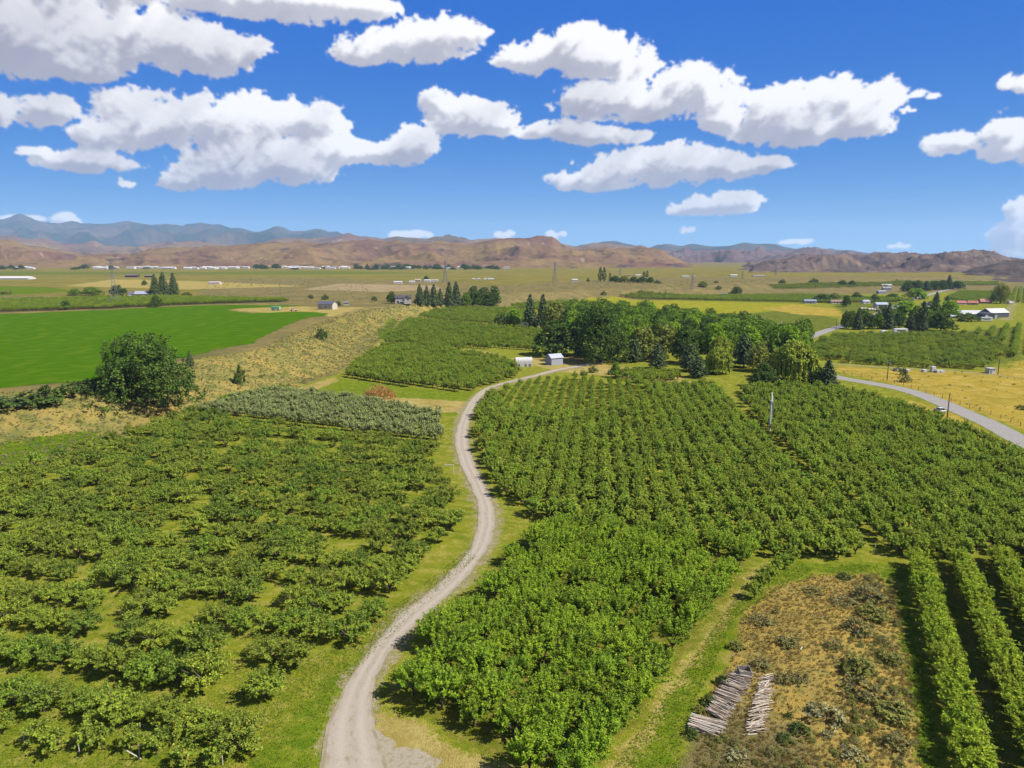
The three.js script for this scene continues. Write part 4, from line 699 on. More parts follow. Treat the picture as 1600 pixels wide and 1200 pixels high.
trees(null, null, [
  [1330, 510, 24, 20, 'dark', 'dark tree behind the first pair of the shelter belt'], [1349, 509, 26, 20, 'mid', 'green tree behind the pointed shelter-belt conifer'], [1379, 508, 30, 24, 'dark', 'dark tree behind the tall conifer by the trailer'], [1397, 508, 24, 22, 'mid', 'green tree between the tall conifer and the trailer'], [1431, 509, 30, 24, 'dark', 'dark tree filling the gap before the tallest conifer'], [1448, 512, 28, 24, 'mid', 'green tree beside the tallest shelter-belt conifer'],
  [1322, 513, 27, 18, 'dark', 'dark tree at the road end of the shelter belt'], [1340, 515, 33, 18, 'spruce', 'pointed conifer second in the shelter belt'], [1357, 514, 24, 18, 'dark', 'dark tree third in the shelter belt above the bright orchard'], [1371, 514, 26, 18, 'mid', 'green tree before the white trailer in the shelter belt'], [1387, 514, 40, 24, 'spruce', 'tall conifer behind the white trailer'], [1404, 512, 26, 20, 'dark', 'dark tree over the white trailer roof'], [1412, 497, 28, 34, 'bright', 'bright green tree behind the shelter belt'], [1422, 515, 28, 18, 'spruce', 'conifer beside the white trailer end'], [1440, 517, 46, 22, 'spruce', 'tallest conifer of the shelter belt'], [1456, 505, 34, 28, 'dark', 'dark tree behind the tallest shelter-belt conifer'], [1470, 517, 30, 36, 'dark', 'wide dark tree at the far end of the shelter belt'], [1483, 495, 26, 30, 'bright', 'bright green tree beside the packing sheds'], [1510, 502, 15, 36, 'shrub', 'low dark bushes before the packing shed wall'], [1463, 472, 16, 12, 'spruce', 'small dark conifer by the far road'], [1480, 473, 11, 9, 'spruce', 'tiny conifer behind the packing sheds'], [1563, 474, 32, 28, 'cottonwood', 'tall dark tree beside the pale farm lane'], [1431, 467, 16, 30, 'bright', 'rounded green tree beside the far road'],
  [1418, 456, 15, 18, 'dark', 'first dark tree of the far roadside clump'], [1432, 455, 17, 18, 'dark', 'second dark tree of the far roadside clump'], [1447, 454, 15, 18, 'spruce', 'conifer in the middle of the far roadside clump'], [1460, 453, 14, 18, 'dark', 'fourth dark tree of the far roadside clump'], [1472, 453, 15, 16, 'dark', 'fifth dark tree of the far roadside clump'], [1482, 452, 22, 14, 'spruce', 'tall conifer rising over the far roadside clump'], [1496, 452, 13, 20, 'dark', 'last dark tree of the far roadside clump'],
  [1322, 479, 17, 14, 'dark', 'dark tree beside the house with white walls across the meadow'], [1284, 472, 13, 26, 'dark', 'dark tree behind the low pale house'], [1303, 470, 12, 20, 'olive', 'olive tree between the two far houses'], [1338, 468, 11, 16, 'dark', 'dark tree behind the grey-roofed cottages'], [1366, 472, 12, 14, 'dark', 'dark tree over the cottages by the far road'], [1395, 468, 9, 22, 'dark', 'low dark trees before the grey barns'], [1420, 447, 9, 14, 'dark', 'small tree behind the grey barns'], [1331, 447, 9, 12, 'dark', 'small dark tree on the plain before the cliffs'], [1316, 446, 8, 14, 'dark', 'low dark tree on the plain before the cliffs'], [1272, 442, 8, 16, 'shrub', 'dark bushes on the plain before the cliffs'], [1222, 443, 7, 12, 'shrub', 'low dark bush on the far plain'],
  [243, 463, 34, 20, 'spruce', 'tall conifer at the grey-roofed farmhouse'], [256, 462, 36, 22, 'spruce', 'second tall conifer at the grey-roofed farmhouse'], [272, 461, 34, 18, 'spruce', 'lone tall conifer beside the farmhouse pair'], [291, 462, 6, 18, 'shrub', 'low dark bushes beside the lone tall conifer'], [184, 462, 16, 26, 'dark', 'dark tree beside the pylon foot'], [144, 462, 14, 30, 'mid', 'wide green tree beyond the orchard strip'], [117, 462, 11, 20, 'mid', 'smaller green tree beyond the orchard strip'], [10, 460, 7, 16, 'bush', 'low green bush at the edge of the far green field'], [226, 446, 8, 8, 'dark', 'small round tree on the tan plain'], [103, 484, 14, 14, 'dark', 'dark tree standing in the terrace orchard strip'], [244, 480, 18, 18, 'dark', 'dark tree at the edge of the terrace orchard strip'],
  [486, 467, 8, 9, 'shrub', 'dark shrub behind the terrace shed'], [508, 468, 9, 12, 'shrub', 'dark shrub touching the roofline of the terrace shed'], [529, 478, 9, 9, 'shrub', 'shrub between the terrace shed and the outbuilding'], [585, 470, 8, 10, 'shrub', 'dark shrub on the brushy flat'],
  [612, 474, 18, 16, 'dark', 'dark tree at the side of the two-storey house'], [656, 476, 32, 18, 'spruce', 'conifer nearest the two-storey house'], [667, 477, 30, 16, 'spruce', 'second conifer of the windbreak by the two-storey house'], [678, 478, 34, 18, 'spruce', 'third conifer of the windbreak'], [688, 477, 26, 14, 'spruce', 'small fourth conifer of the windbreak'], [702, 479, 38, 20, 'spruce', 'fifth and tall conifer of the windbreak'], [713, 479, 38, 22, 'spruce', 'last tall conifer of the windbreak'], [728, 478, 22, 16, 'mid', 'green tree after the windbreak conifers'], [740, 478, 30, 24, 'dark', 'dark broadleaf tree after the windbreak'], [756, 478, 28, 30, 'dark', 'wide dark broadleaf tree at the windbreak end'], [772, 478, 30, 24, 'dark', 'last dark broadleaf tree of the windbreak'],
  [938, 440, 22, 8, 'poplar', 'tall poplar on the far plain'], [944, 440, 22, 7, 'poplar', 'second tall poplar beside the first on the far plain'], [953, 440, 13, 5, 'poplar', 'short poplar beside the tall pair'], [1006, 434, 10, 5, 'poplar', 'small poplar over the far tree clump'], [1011, 434, 11, 5, 'poplar', 'second small poplar over the far tree clump'], [919, 440, 6, 6, 'shrub', 'bush beside the poplars'],
  [961, 441, 10, 18, 'dark', 'first tree of the far clump beside the poplars'], [976, 441, 11, 16, 'olive', 'second tree of the far clump beside the poplars'], [990, 442, 10, 14, 'dark', 'third tree of the far clump beside the poplars'], [1003, 442, 10, 16, 'dark', 'fourth tree of the far clump beside the poplars'], [1016, 442, 9, 14, 'dark', 'fifth tree of the far clump beside the poplars'], [1028, 443, 6, 12, 'shrub', 'last low bush of the far clump'],
  [1099, 448, 9, 16, 'olive', 'pale tree on the plain behind the dark orchard strip'], [1123, 452, 6, 12, 'shrub', 'dark bushes behind the orchard strip'], [1151, 460, 12, 17, 'dark', 'dense dark tree in the dark orchard strip'], [943, 461, 7, 11, 'shrub', 'dark bush at the corner of the yellow field'], [1002, 458, 5, 12, 'shrub', 'low bush above the dark orchard strip'], [1119, 442, 4, 8, 'shrub', 'tiny bush on the far tan plain'], [666, 437, 6, 8, 'dark', 'small dark tree by the far white sheds'],
  [8, 636, 20, 70, 'shrub', 'dark scrub at the edge of the green field, end of the line'], [52, 632, 22, 60, 'shrub', 'dark scrub along the bank, next to the end'], [78, 630, 30, 56, 'shrub', 'tallest dark scrub along the field edge'], [112, 616, 22, 48, 'shrub', 'dark scrub between the tallest scrub and the large tree'], [140, 606, 18, 40, 'shrub', 'dark scrub touching the large spreading tree'],
  [1412, 586, 13, 12, 'shrub', 'small dark juniper alone in the golden field'], [1404, 580, 8, 16, 'dry', 'dry bush by the white bins in the golden field'], [1414, 597, 14, 22, 'dry', 'round greyish bush in the golden field by the utility pole'], [1597, 640, 8, 16, 'shrub', 'dark bush at the far edge of the golden field'],
]);
{ // trees of the far town, in the strip below the brown hills
  const r = rng(5), list = []; for (let i = 0; i < 58; i++) list.push([i < 40 ? 545 + r() * 235 : [r() * 60, 90 + r() * 150, 400 + r() * 140][i % 3], 419 + r() * 2.5, 3 + 5 * r(), 7 + 8 * r(), r() < 0.2 ? 'spruce' : 'dark']);
  list.sort((a, b) => a[0] - b[0]).forEach((t, i) => trees(null, null, [[...t, `small dark tree of the far settlement, ${ordinal(i + 1)} along from the white crop cover`]], 'trees of the far settlement'));
}

// ------------------------------------------------------------------ buildings
const box = (w, h, d, x = 0, y = 0, z = 0) => new THREE.BoxGeometry(w, h, d).translate(x, y + h / 2, z);
const WHITE = [226, 224, 218], CREAM = [206, 196, 176], GREY = [150, 152, 158], DARKROOF = [84, 82, 88], glass = new THREE.MeshStandardMaterial({ color: 0x10161c, roughness: 0.12 });
function corrugated(w, l, t) {                           // roof sheet with standing ribs
  const list = [box(l, t, w)]; const n = Math.max(3, Math.round(l / 0.9)); for (let i = 0; i <= n; i++) list.push(box(0.06, t + 0.06, w, -l / 2 + l * i / n)); return mergeGeometries(list);
}
function house(o, w, d, hw, hr, wall, roof, { windows = [], door = null, over = 0.35, ribs = false, chimney = false } = {}) {   // ridge along x, front towards +z
  const s = new THREE.Shape([new THREE.Vector2(-d / 2, -0.3), new THREE.Vector2(d / 2, -0.3), new THREE.Vector2(d / 2, hw), new THREE.Vector2(0, hw + hr), new THREE.Vector2(-d / 2, hw)]);
  part(o, 'wall', new THREE.ExtrudeGeometry(s, { depth: w, bevelEnabled: false }).rotateY(Math.PI / 2).translate(-w / 2, 0, 0), plain(...wall));
  const slope = Math.atan2(hr, d / 2), len = Math.hypot(hr, d / 2) + over, made = [];
  for (const k of [-1, 1]) { const g = ribs ? corrugated(len, w + 2 * over, 0.12) : box(w + 2 * over, 0.16, len); g.translate(0, 0.02, k * (len / 2 - 0.0)); g.rotateX(k * slope); g.translate(0, hw + hr + 0.03, 0); made.push(g); }
  const rf = part(o, 'roof', mergeGeometries(made), plain(...roof, 0.6));
  if (chimney) part(rf, 'chimney', box(0.6, 1.4, 0.6, w * 0.2, hw + hr - 0.4, -d * 0.1), plain(140, 110, 96));
  for (const [x, y, ww, wh, side = 0] of windows) { const g = box(ww, wh, 0.1, x, y, 0), f = box(ww + 0.24, wh + 0.24, 0.06, x, y - 0.12, 0); for (const q of [g, f]) { q.translate(0, 0, side ? w / 2 : d / 2); if (side) q.rotateY(side * Math.PI / 2); } const wn = part(o, 'window', f, plain(...WHITE)); part(wn, 'pane', g.translate(side ? 0.02 * side : 0, 0, side ? 0 : 0.02), glass); }
  if (door) { const [x, ww, wh, side = 0, c = [120, 100, 90]] = door, g = box(ww, wh, 0.12, x, 0, side ? w / 2 : d / 2); if (side) g.rotateY(side * Math.PI / 2); part(o, 'door', g, plain(...c)); }
  return o;
}
const place = (name, label, category, px, py, turn, group) => thing(name, label, category, at(px, py), turn, group);
const metres = (px, at_) => px / FOCAL * depthOf(at_);
{
  const M = (px, x, y) => metres(px, at(x, y));
  let o = place('metal_shed', 'grey metal shed with gabled tin roof in the orchard yard', 'shed', 866, 569, 0.52);
  house(o, M(21, 866, 569), M(17, 866, 569), M(11, 866, 569), M(5, 866, 569), [176, 180, 192], [206, 212, 222], { ribs: true, door: [0, 2.6, 2.8, 1, [84, 62, 52]] });
  o = place('hoop_shelter', 'white plastic-covered hoop shelter beside the grey metal shed', 'shelter', 818, 572, 0.12);
  { const p = o.position, w = metres(26, p), d = metres(13, p), h = metres(14, p), s = new THREE.Shape(); s.moveTo(-d / 2, -0.2); s.lineTo(d / 2, -0.2); s.lineTo(d / 2, h * 0.45); s.quadraticCurveTo(d / 2, h, 0, h); s.quadraticCurveTo(-d / 2, h, -d / 2, h * 0.45);
    part(o, 'cover', new THREE.ExtrudeGeometry(s, { depth: w, bevelEnabled: false, curveSegments: 10 }).rotateY(Math.PI / 2).translate(-w / 2, 0, 0), plain(...WHITE));
    for (let i = 0; i <= 6; i++) part(o, 'hoop', new THREE.TorusGeometry(d / 2 + 0.04, 0.06, 5, 14, Math.PI).scale(1, (h * 0.55) / (d / 2), 1).rotateY(Math.PI / 2).translate(-w / 2 + w * i / 6, h * 0.45, 0), plain(196, 194, 188));
    for (const x of [-0.3, 0.1, 0.35]) part(o, 'opening', box(w * 0.12, h * 0.3, 0.1, x * w, 0, d / 2 + 0.02), plain(120, 116, 108)); }
  o = place('open_shelter', 'open-sided shelter with blue metal roof under the tall cottonwood', 'shelter', 909, 556, 0.2);
  { const p = o.position, w = metres(20, p), d = metres(12, p), h = metres(10, p), rf = corrugated(d + 0.8, w + 0.8, 0.15); rf.rotateX(0.14); rf.translate(0, h, 0); part(o, 'roof', rf, plain(112, 132, 176, 0.5)); for (const [x, z] of [[-1, -1], [-1, 1], [1, -1], [1, 1], [0, 1]]) part(o, 'post', box(0.25, h, 0.25, x * w * 0.47, 0, z * d * 0.44), plain(196, 196, 192)); part(o, 'back_wall', box(w, h * 0.8, 0.2, 0, 0, -d / 2), plain(40, 52, 92)); }
  o = place('white_house', 'white house with steep gable half hidden by the tall dark conifer', 'house', 821, 512, 0.9);
  house(o, M(12, 821, 512), M(11, 821, 512), M(6, 821, 512), M(6, 821, 512), WHITE, [170, 166, 160], { windows: [[0, 1.2, 1, 1.3, 1]], door: [1, 1, 2.1] });
  o = place('yard_house', 'pale house glimpsed under the cottonwood beside the yard', 'house', 946, 556, -0.1);
  house(o, M(30, 946, 556), M(16, 946, 556), M(9, 946, 556), M(6, 946, 556), [228, 222, 210], [120, 112, 104], { windows: [[-3, 1, 1.4, 1.4], [2.5, 1, 1.4, 1.4]], door: [0, 1.1, 2.2], chimney: true });
  o = place('terrace_shed', 'cream shed with dark grey roof at the corner of the green field', 'shed', 512, 483, -0.25);
  house(o, M(25, 512, 483), M(16, 512, 483), M(8, 512, 483), M(4, 512, 483), [218, 206, 186], [104, 106, 120], { windows: [[0.6, 1.4, 1.3, 0.9]], door: [-4, 2.2, 2.4, 0, [190, 180, 164]] });
  o = place('outbuilding', 'tiny cream outbuilding next to the terrace shed', 'shed', 541, 477, 0.2); house(o, M(8, 541, 477), M(6, 541, 477), M(4, 541, 477), M(2.5, 541, 477), CREAM, [130, 128, 124]);
  o = place('green_trailer', 'mint green box trailer parked on the upper field edge', 'trailer', 431, 485, -0.15);
  { const p = o.position, w = metres(14, p), h = metres(6, p); part(o, 'body', box(w, h * 0.82, 2.4, 0, h * 0.2, 0), plain(150, 206, 168)); for (const x of [-0.3, 0.3]) for (const z of [-1, 1]) part(o, 'wheel', new THREE.CylinderGeometry(0.42, 0.42, 0.25, 14).rotateX(Math.PI / 2).translate(x * w, 0.42, z * 1.15), plain(40, 40, 40)); part(o, 'hitch', box(1.6, 0.15, 0.15, w / 2 + 0.7, 0.6, 0), plain(70, 70, 70)); part(o, 'door', box(0.9, h * 0.6, 0.08, -w * 0.2, h * 0.25, 1.22), plain(120, 176, 140)); }
  o = place('farm_wagon', 'low white flatbed wagon beside the mint green trailer', 'wagon', 459, 486, 0.1);
  { const w = metres(10, o.position); part(o, 'bed', box(w, 0.25, 2.2, 0, 0.9, 0), plain(...WHITE)); part(o, 'load', box(w * 0.6, 1.0, 1.8, -w * 0.1, 1.16, 0), plain(210, 170, 150)); for (const x of [-0.35, 0.35]) for (const z of [-1, 1]) part(o, 'wheel', new THREE.CylinderGeometry(0.45, 0.45, 0.25, 14).rotateX(Math.PI / 2).translate(x * w, 0.45, z), plain(50, 48, 46)); }
  o = place('two_storey_house', 'two-storey grey house with dark roof on the slope by the windbreak', 'house', 630, 474, 0.15);
  { const p = o.position, u = metres(1, p); house(o, 25 * u, 13 * u, 8.5 * u, 4 * u, [196, 186, 176], DARKROOF, { windows: [[-8 * u, 1, 1.3, 1.4], [-3 * u, 1, 1.3, 1.4], [-8 * u, 4.2, 1.3, 1.3], [-2 * u, 4.2, 1.3, 1.3]], door: [1 * u, 1.2, 2.2], chimney: true });
    const s = new THREE.Shape([new THREE.Vector2(-4 * u, -0.3), new THREE.Vector2(4 * u, -0.3), new THREE.Vector2(4 * u, 8.5 * u), new THREE.Vector2(0, 12 * u), new THREE.Vector2(-4 * u, 8.5 * u)]); part(o, 'gable_wing', new THREE.ExtrudeGeometry(s, { depth: 9 * u, bevelEnabled: false }).translate(6 * u, 0, 0), plain(206, 198, 188));
    const g = []; for (const k of [-1, 1]) { const l = Math.hypot(4 * u, 3.5 * u) + 0.5, q = box(l, 0.2, 9 * u + 1, k * l / 2, 0, 4.5 * u + 0.3); q.rotateZ(-k * Math.atan2(3.5, 4)); q.translate(6 * u, 12 * u + 0.05, 0); g.push(q); } part(o, 'wing_roof', mergeGeometries(g), plain(...DARKROOF)); part(o, 'porch', box(8 * u, 0.3, 3 * u, -2 * u, 3 * u, 8 * u), plain(...WHITE)); for (const x of [-5.5, 1.5]) part(o, 'porch_post', box(0.3, 3 * u, 0.3, x * u, 0, 9.2 * u), plain(...WHITE)); }
  o = place('farmhouse', 'long low farmhouse with pale grey roof beside two tall conifers', 'house', 226, 463, 0.05); house(o, M(26, 226, 463), M(12, 226, 463), M(4, 226, 463), M(4, 226, 463), [210, 200, 186], [186, 190, 206], { windows: [[-3, 1, 1.4, 1.2], [3, 1, 1.4, 1.2]] });
  o = place('farmhouse_annex', 'white annex with dark roof at the end of the long farmhouse', 'house', 208, 463, 0.3); house(o, M(13, 208, 463), M(10, 208, 463), M(4, 208, 463), M(3, 208, 463), WHITE, [120, 112, 116], { door: [0, 1.2, 2.1] });
  o = place('open_barn', 'long dark open barn on the tan plain behind the pylon', 'barn', 207, 433, 0); house(o, M(19, 207, 433), M(8, 207, 433), M(2.6, 207, 433), M(2, 207, 433), [70, 60, 56], [128, 112, 112], {});
  o = place('open_barn', 'smaller dark barn next to the long one on the tan plain', 'barn', 234, 433, 0); house(o, M(13, 234, 433), M(7, 234, 433), M(2, 234, 433), M(1.6, 234, 433), [64, 56, 52], [140, 116, 108], {});
  o = place('greenhouse_cover', 'long white plastic crop cover at the edge of the plain', 'crop cover', 10, 436, 0.05); house(o, M(78, 10, 436), M(20, 10, 436), M(1.6, 10, 436), M(2.6, 10, 436), [232, 230, 226], [236, 234, 230], {});
  // trailers and sheds of the far plain
  const sheds = [[38, 322, 8, 'pinkish white row of trailers below the far plain edge', 336, 444, 18, 4, [226, 206, 200]], [0, 0, 0, 'white shed first of the far yard on the bare ground', 622, 443, 13, 3.6, WHITE], [0, 0, 0, 'low white shed second of the far yard', 644, 442, 9, 3, WHITE], [0, 0, 0, 'cream shed in the middle of the far yard', 653, 440, 9, 4, CREAM], [0, 0, 0, 'white shed beside the cream one in the far yard', 668, 441, 9, 4.2, WHITE], [0, 0, 0, 'long low white shed at the end of the far yard', 679, 440, 12, 3, [222, 214, 200]],
    [0, 0, 0, 'first white trailer of the line on the far plain', 740, 437, 5, 2.2, WHITE], [0, 0, 0, 'second white trailer of the line on the far plain', 748, 437, 5, 2.2, WHITE], [0, 0, 0, 'third white trailer of the line on the far plain', 758.5, 437, 5, 2.4, WHITE], [0, 0, 0, 'fourth and longest white trailer of the line', 767, 437, 9, 2.4, WHITE], [0, 0, 0, 'white farm building beside the poplars on the far plain', 898, 440, 9, 4, WHITE], [0, 0, 0, 'long white shed on the plain before the purple mountains', 1071, 433, 12, 2, WHITE], [0, 0, 0, 'cream shed beside the long white one on the plain', 1084, 433, 6, 2, CREAM], [0, 0, 0, 'bright white warehouse on the far plain', 1146, 432, 11, 3, WHITE], [0, 0, 0, 'row of pale buildings beyond the white warehouse', 1185, 432, 18, 2, [212, 200, 190]], [0, 0, 0, 'grey low shed by the dense dark tree', 1131, 461, 11, 3, [150, 140, 136]], [0, 0, 0, 'small dark shed beyond the dense dark tree', 1191, 462, 6, 3, [110, 104, 100]], [0, 0, 0, 'small tan shed by the poplar clump', 982, 431, 5, 2, [190, 130, 110]], [0, 0, 0, 'white farm building behind the poplar clump', 997, 431, 9, 2.2, WHITE],
    [0, 0, 0, 'large white greenhouse below the cliffs', 1384, 447, 16, 3, [236, 236, 234]], [0, 0, 0, 'grey-roofed barn below the cliffs', 1385, 453, 12, 4, [170, 174, 186]], [0, 0, 0, 'longer grey-roofed barn in front of the first', 1377, 459, 13, 5, [160, 166, 180]], [0, 0, 0, 'pale roof behind the trees of the wood', 1212, 510, 24, 5, [232, 230, 226]]];
  for (const [, , , label, x, y, w, h, c] of sheds) { o = place('farm_shed', label, 'shed', x, y, 0.04 * ((x * 7) % 5 - 2)); house(o, M(w, x, y), Math.min(14, M(w * 0.5, x, y)), M(h * 0.7, x, y), M(h * 0.3, x, y), c, c.map((v) => Math.min(236, v * 1.02)), { over: 0.2 }); }
  // houses across the meadow
  const homes = [['pale blue-roofed house across the meadow', 1265, 474, 18, 5, 3, [206, 204, 206], [150, 160, 180]], ['long house with rusty roof across the meadow', 1306, 474, 18, 4, 3, [222, 210, 200], [168, 130, 112]], ['white cottage first of the pair by the far road', 1352, 474, 12, 4, 3, WHITE, [176, 180, 188]], ['larger white cottage with pale blue roof by the far road', 1376, 480, 18, 6, 4, WHITE, [178, 194, 210]], ['small white annex before the larger cottage', 1384, 484, 7, 3, 2, WHITE, [200, 204, 210]],
    ['first of three small huts on the lawn', 1349, 484, 7, 2.4, 2, [150, 120, 100], [206, 198, 190]], ['second of three small huts on the lawn', 1360, 485, 7, 2.4, 2, [150, 120, 100], [206, 198, 190]], ['third of three small huts on the lawn', 1370, 486, 7, 2.4, 2, [150, 120, 100], [206, 198, 190]], ['red-roofed house first of three behind the packing sheds', 1500, 476, 16, 4, 4, [190, 160, 150], [168, 84, 68]], ['red-roofed house second of three behind the packing sheds', 1519, 476, 14, 4, 4, [206, 180, 160], [188, 104, 78]], ['red-roofed house third of three behind the packing sheds', 1539, 474, 16, 4, 5, [196, 150, 130], [196, 118, 92]], ['grey house behind the shelter belt', 1452, 478, 20, 4, 3, [200, 198, 194], [112, 108, 108]], ['white house end behind the shelter belt', 1448, 482, 12, 4, 2, WHITE, [190, 190, 190]], ['small pale hut beside the dark bushes', 1489, 497, 8, 4, 2, [214, 220, 222], [176, 196, 196]]];
  for (const [label, x, y, w, h, hr, c, rc] of homes) { o = place('cottage', label, 'house', x, y, 0.25 * (((x * 13) % 7) / 3 - 1)); house(o, M(w, x, y), M(w * 0.6, x, y), M(h * 0.75, x, y), M(hr * 0.75, x, y), c, rc, { windows: w > 11 ? [[-M(w * 0.25, x, y), 0.9, 1.3, 1.2], [M(w * 0.2, x, y), 0.9, 1.3, 1.2]] : [], door: w > 6 ? [0, 1.1, 2] : null }); }
  // packing sheds: two long white roofs that fall towards each other
  o = place('packing_shed', 'long white-roofed packing shed sloping down behind the dark bushes', 'packing shed', 1520, 494, -0.12); house(o, M(52, 1520, 494), M(20, 1520, 494), M(4, 1520, 494), M(5, 1520, 494), [150, 150, 156], [232, 232, 230], { ribs: true });
  o = place('packing_shed', 'second white-roofed packing shed at the pale farm lane', 'packing shed', 1553, 495, 0.18); house(o, M(32, 1553, 495), M(22, 1553, 495), M(7, 1553, 495), M(6, 1553, 495), [96, 100, 108], [236, 236, 234], { ribs: true });
  o = place('hoop_barn', 'dark round-roofed barn in front of the packing sheds', 'barn', 1541, 497, 0); { const p = o.position, w = metres(24, p), s = new THREE.Shape(); s.absarc(0, -w * 0.12, w / 2, 0.25, Math.PI - 0.25); part(o, 'roof', new THREE.ExtrudeGeometry(s, { depth: 12, bevelEnabled: false, curveSegments: 16 }).translate(0, 0, -6), plain(78, 82, 92)); for (const x of [-0.3, 0.3]) part(o, 'door', box(2.2, 3, 0.15, x * w, 0, 6.05), plain(...WHITE)); }
  o = place('box_truck', 'white box truck parked beside the tall dark tree', 'truck', 1577, 475, 0.4); { const u = metres(7, o.position); part(o, 'cargo_box', box(u, u * 0.5, 2.4, 0, 0.9, 0), plain(...WHITE)); const cab = part(o, 'cab', box(1.8, 2, 2.2, u / 2 + 0.95, 0.7, 0), plain(220, 220, 218)); part(cab, 'windscreen', box(0.06, 0.8, 1.9, u / 2 + 1.87, 1.7, 0), glass); for (const x of [-u * 0.35, u / 2 + 0.9]) for (const z of [-1, 1]) part(o, 'wheel', new THREE.CylinderGeometry(0.5, 0.5, 0.3, 14).rotateX(Math.PI / 2).translate(x, 0.5, z * 1.05), plain(40, 40, 40)); }
  for (const [x, y, w, label, t] of [[1406, 521, 22, 'white travel trailer with dark window band in front of the shelter belt', 0.05], [1381, 521, 10, 'small white trailer beside the travel trailer', 0.2], [1540, 502, 18, 'white vehicle parked before the dark round-roofed barn', 0]]) {
    o = place('travel_trailer', label, 'trailer', x, y, t); const L = metres(w, o.position), h = Math.min(3.2, L * 0.45), b = part(o, 'body', new THREE.ExtrudeGeometry(new THREE.Shape([new THREE.Vector2(-L / 2, 0.5), new THREE.Vector2(L / 2, 0.5), new THREE.Vector2(L / 2, h * 0.8), new THREE.Vector2(L / 2 - 0.5, h), new THREE.Vector2(-L / 2 + 0.5, h), new THREE.Vector2(-L / 2, h * 0.8)]), { depth: 2.4, bevelEnabled: true, bevelSize: 0.08, bevelThickness: 0.08, bevelSegments: 1 }).translate(0, 0, -1.2), plain(236, 234, 230));
    part(b, 'window_band', box(L * 0.62, h * 0.24, 0.05, 0, h * 0.48, 1.3), glass); for (const q of [-0.22, 0.22]) for (const z of [-1, 1]) part(o, 'wheel', new THREE.CylinderGeometry(0.36, 0.36, 0.24, 14).rotateX(Math.PI / 2).translate(q * L, 0.36, z * 1.05), plain(44, 44, 44)); }
  // the far settlement below the brown hills
  const r = rng(31), row = [];
  for (const [x0, x1, n] of [[148, 182, 5], [205, 245, 6], [248, 420, 22], [425, 470, 6], [455, 545, 12], [590, 800, 12], [28, 55, 4]]) for (let i = 0; i < n; i++) row.push([x0 + (x1 - x0) * (i + r()) / n, 418 + r() * 2.6, 5 + 10 * r()]);
  row.sort((a, b) => a[0] - b[0]);
  for (const [i, [x, y, w]] of row.entries()) { o = place('distant_building', `pale building of the far settlement below the hills, ${ordinal(i + 1)} along from the crop cover`, 'building', x, y, 0.1 * (r() - 0.5), 'pale buildings of the far settlement'); const c = r() < 0.75 ? [232, 230, 226] : [204, 186, 166], rc = r() < 0.8 ? [234, 232, 230] : [186, 176, 176]; house(o, M(w, x, y), 14, 3 + 2 * r(), 1.5 + r(), c, rc, { over: 0.4 }); }
}

// ------------------------------------------------------------------ poles, pylons, fence, wind machine, car
const woodMat = plain(112, 92, 74, 0.95), whiteMat = plain(232, 232, 228, 0.5), steelMat = plain(128, 130, 134, 0.6, 0.2);
const cyl = (r0, r1, h, x = 0, y = 0, z = 0, n = 10) => new THREE.CylinderGeometry(r1, r0, h, n).translate(x, y + h / 2, z);
for (const [x, y, h, arms, label, turn] of [[1386, 594, 33, 2, 'wooden utility pole with two crossarms and transformer in the golden field', 0.5], [1480, 652, 38, 0, 'bare wooden utility pole beside the paved road and the white car', 0], [1559, 586, 26, 0, 'wooden utility pole by the white pump house', 0], [1306, 516, 17, 1, 'utility pole where the road meets the bright orchard', 0.4], [438, 461, 17, 1, 'thin utility pole on the brushy plain above the terrace orchard', 0.2], [482, 452, 13, 1, 'smaller utility pole on the bare tan plain', 0.2], [907, 562, 16, 0, 'short pole beside the blue-roofed shelter', 0]]) {
  const o = place('utility_pole', label, 'utility pole', x, y, turn), H = metres(h, o.position); part(o, 'pole', cyl(0.19, 0.13, H + 0.3, 0, -0.3), woodMat);
  for (let k = 0; k < arms; k++) { const a = part(o, 'crossarm', box(2.4, 0.14, 0.12, 0, H - 0.5 - k * 0.9, 0.18), woodMat); for (const q of [-1.05, -0.55, 0.55, 1.05]) part(a, 'insulator', cyl(0.06, 0.04, 0.2, q, H - 0.36 - k * 0.9, 0.18), plain(190, 196, 196)); }
  if (arms > 1) part(o, 'transformer', cyl(0.28, 0.28, 0.9, 0.4, H - 2.6, 0.2), plain(150, 154, 156));
}
function bar(a, b, t) { const v = new THREE.Vector3(...b).sub(new THREE.Vector3(...a)), g = new THREE.BoxGeometry(t, v.length(), t); g.applyQuaternion(new THREE.Quaternion().setFromUnitVectors(new THREE.Vector3(0, 1, 0), v.clone().normalize())); g.translate((a[0] + b[0]) / 2, (a[1] + b[1]) / 2, (a[2] + b[2]) / 2); return g; }
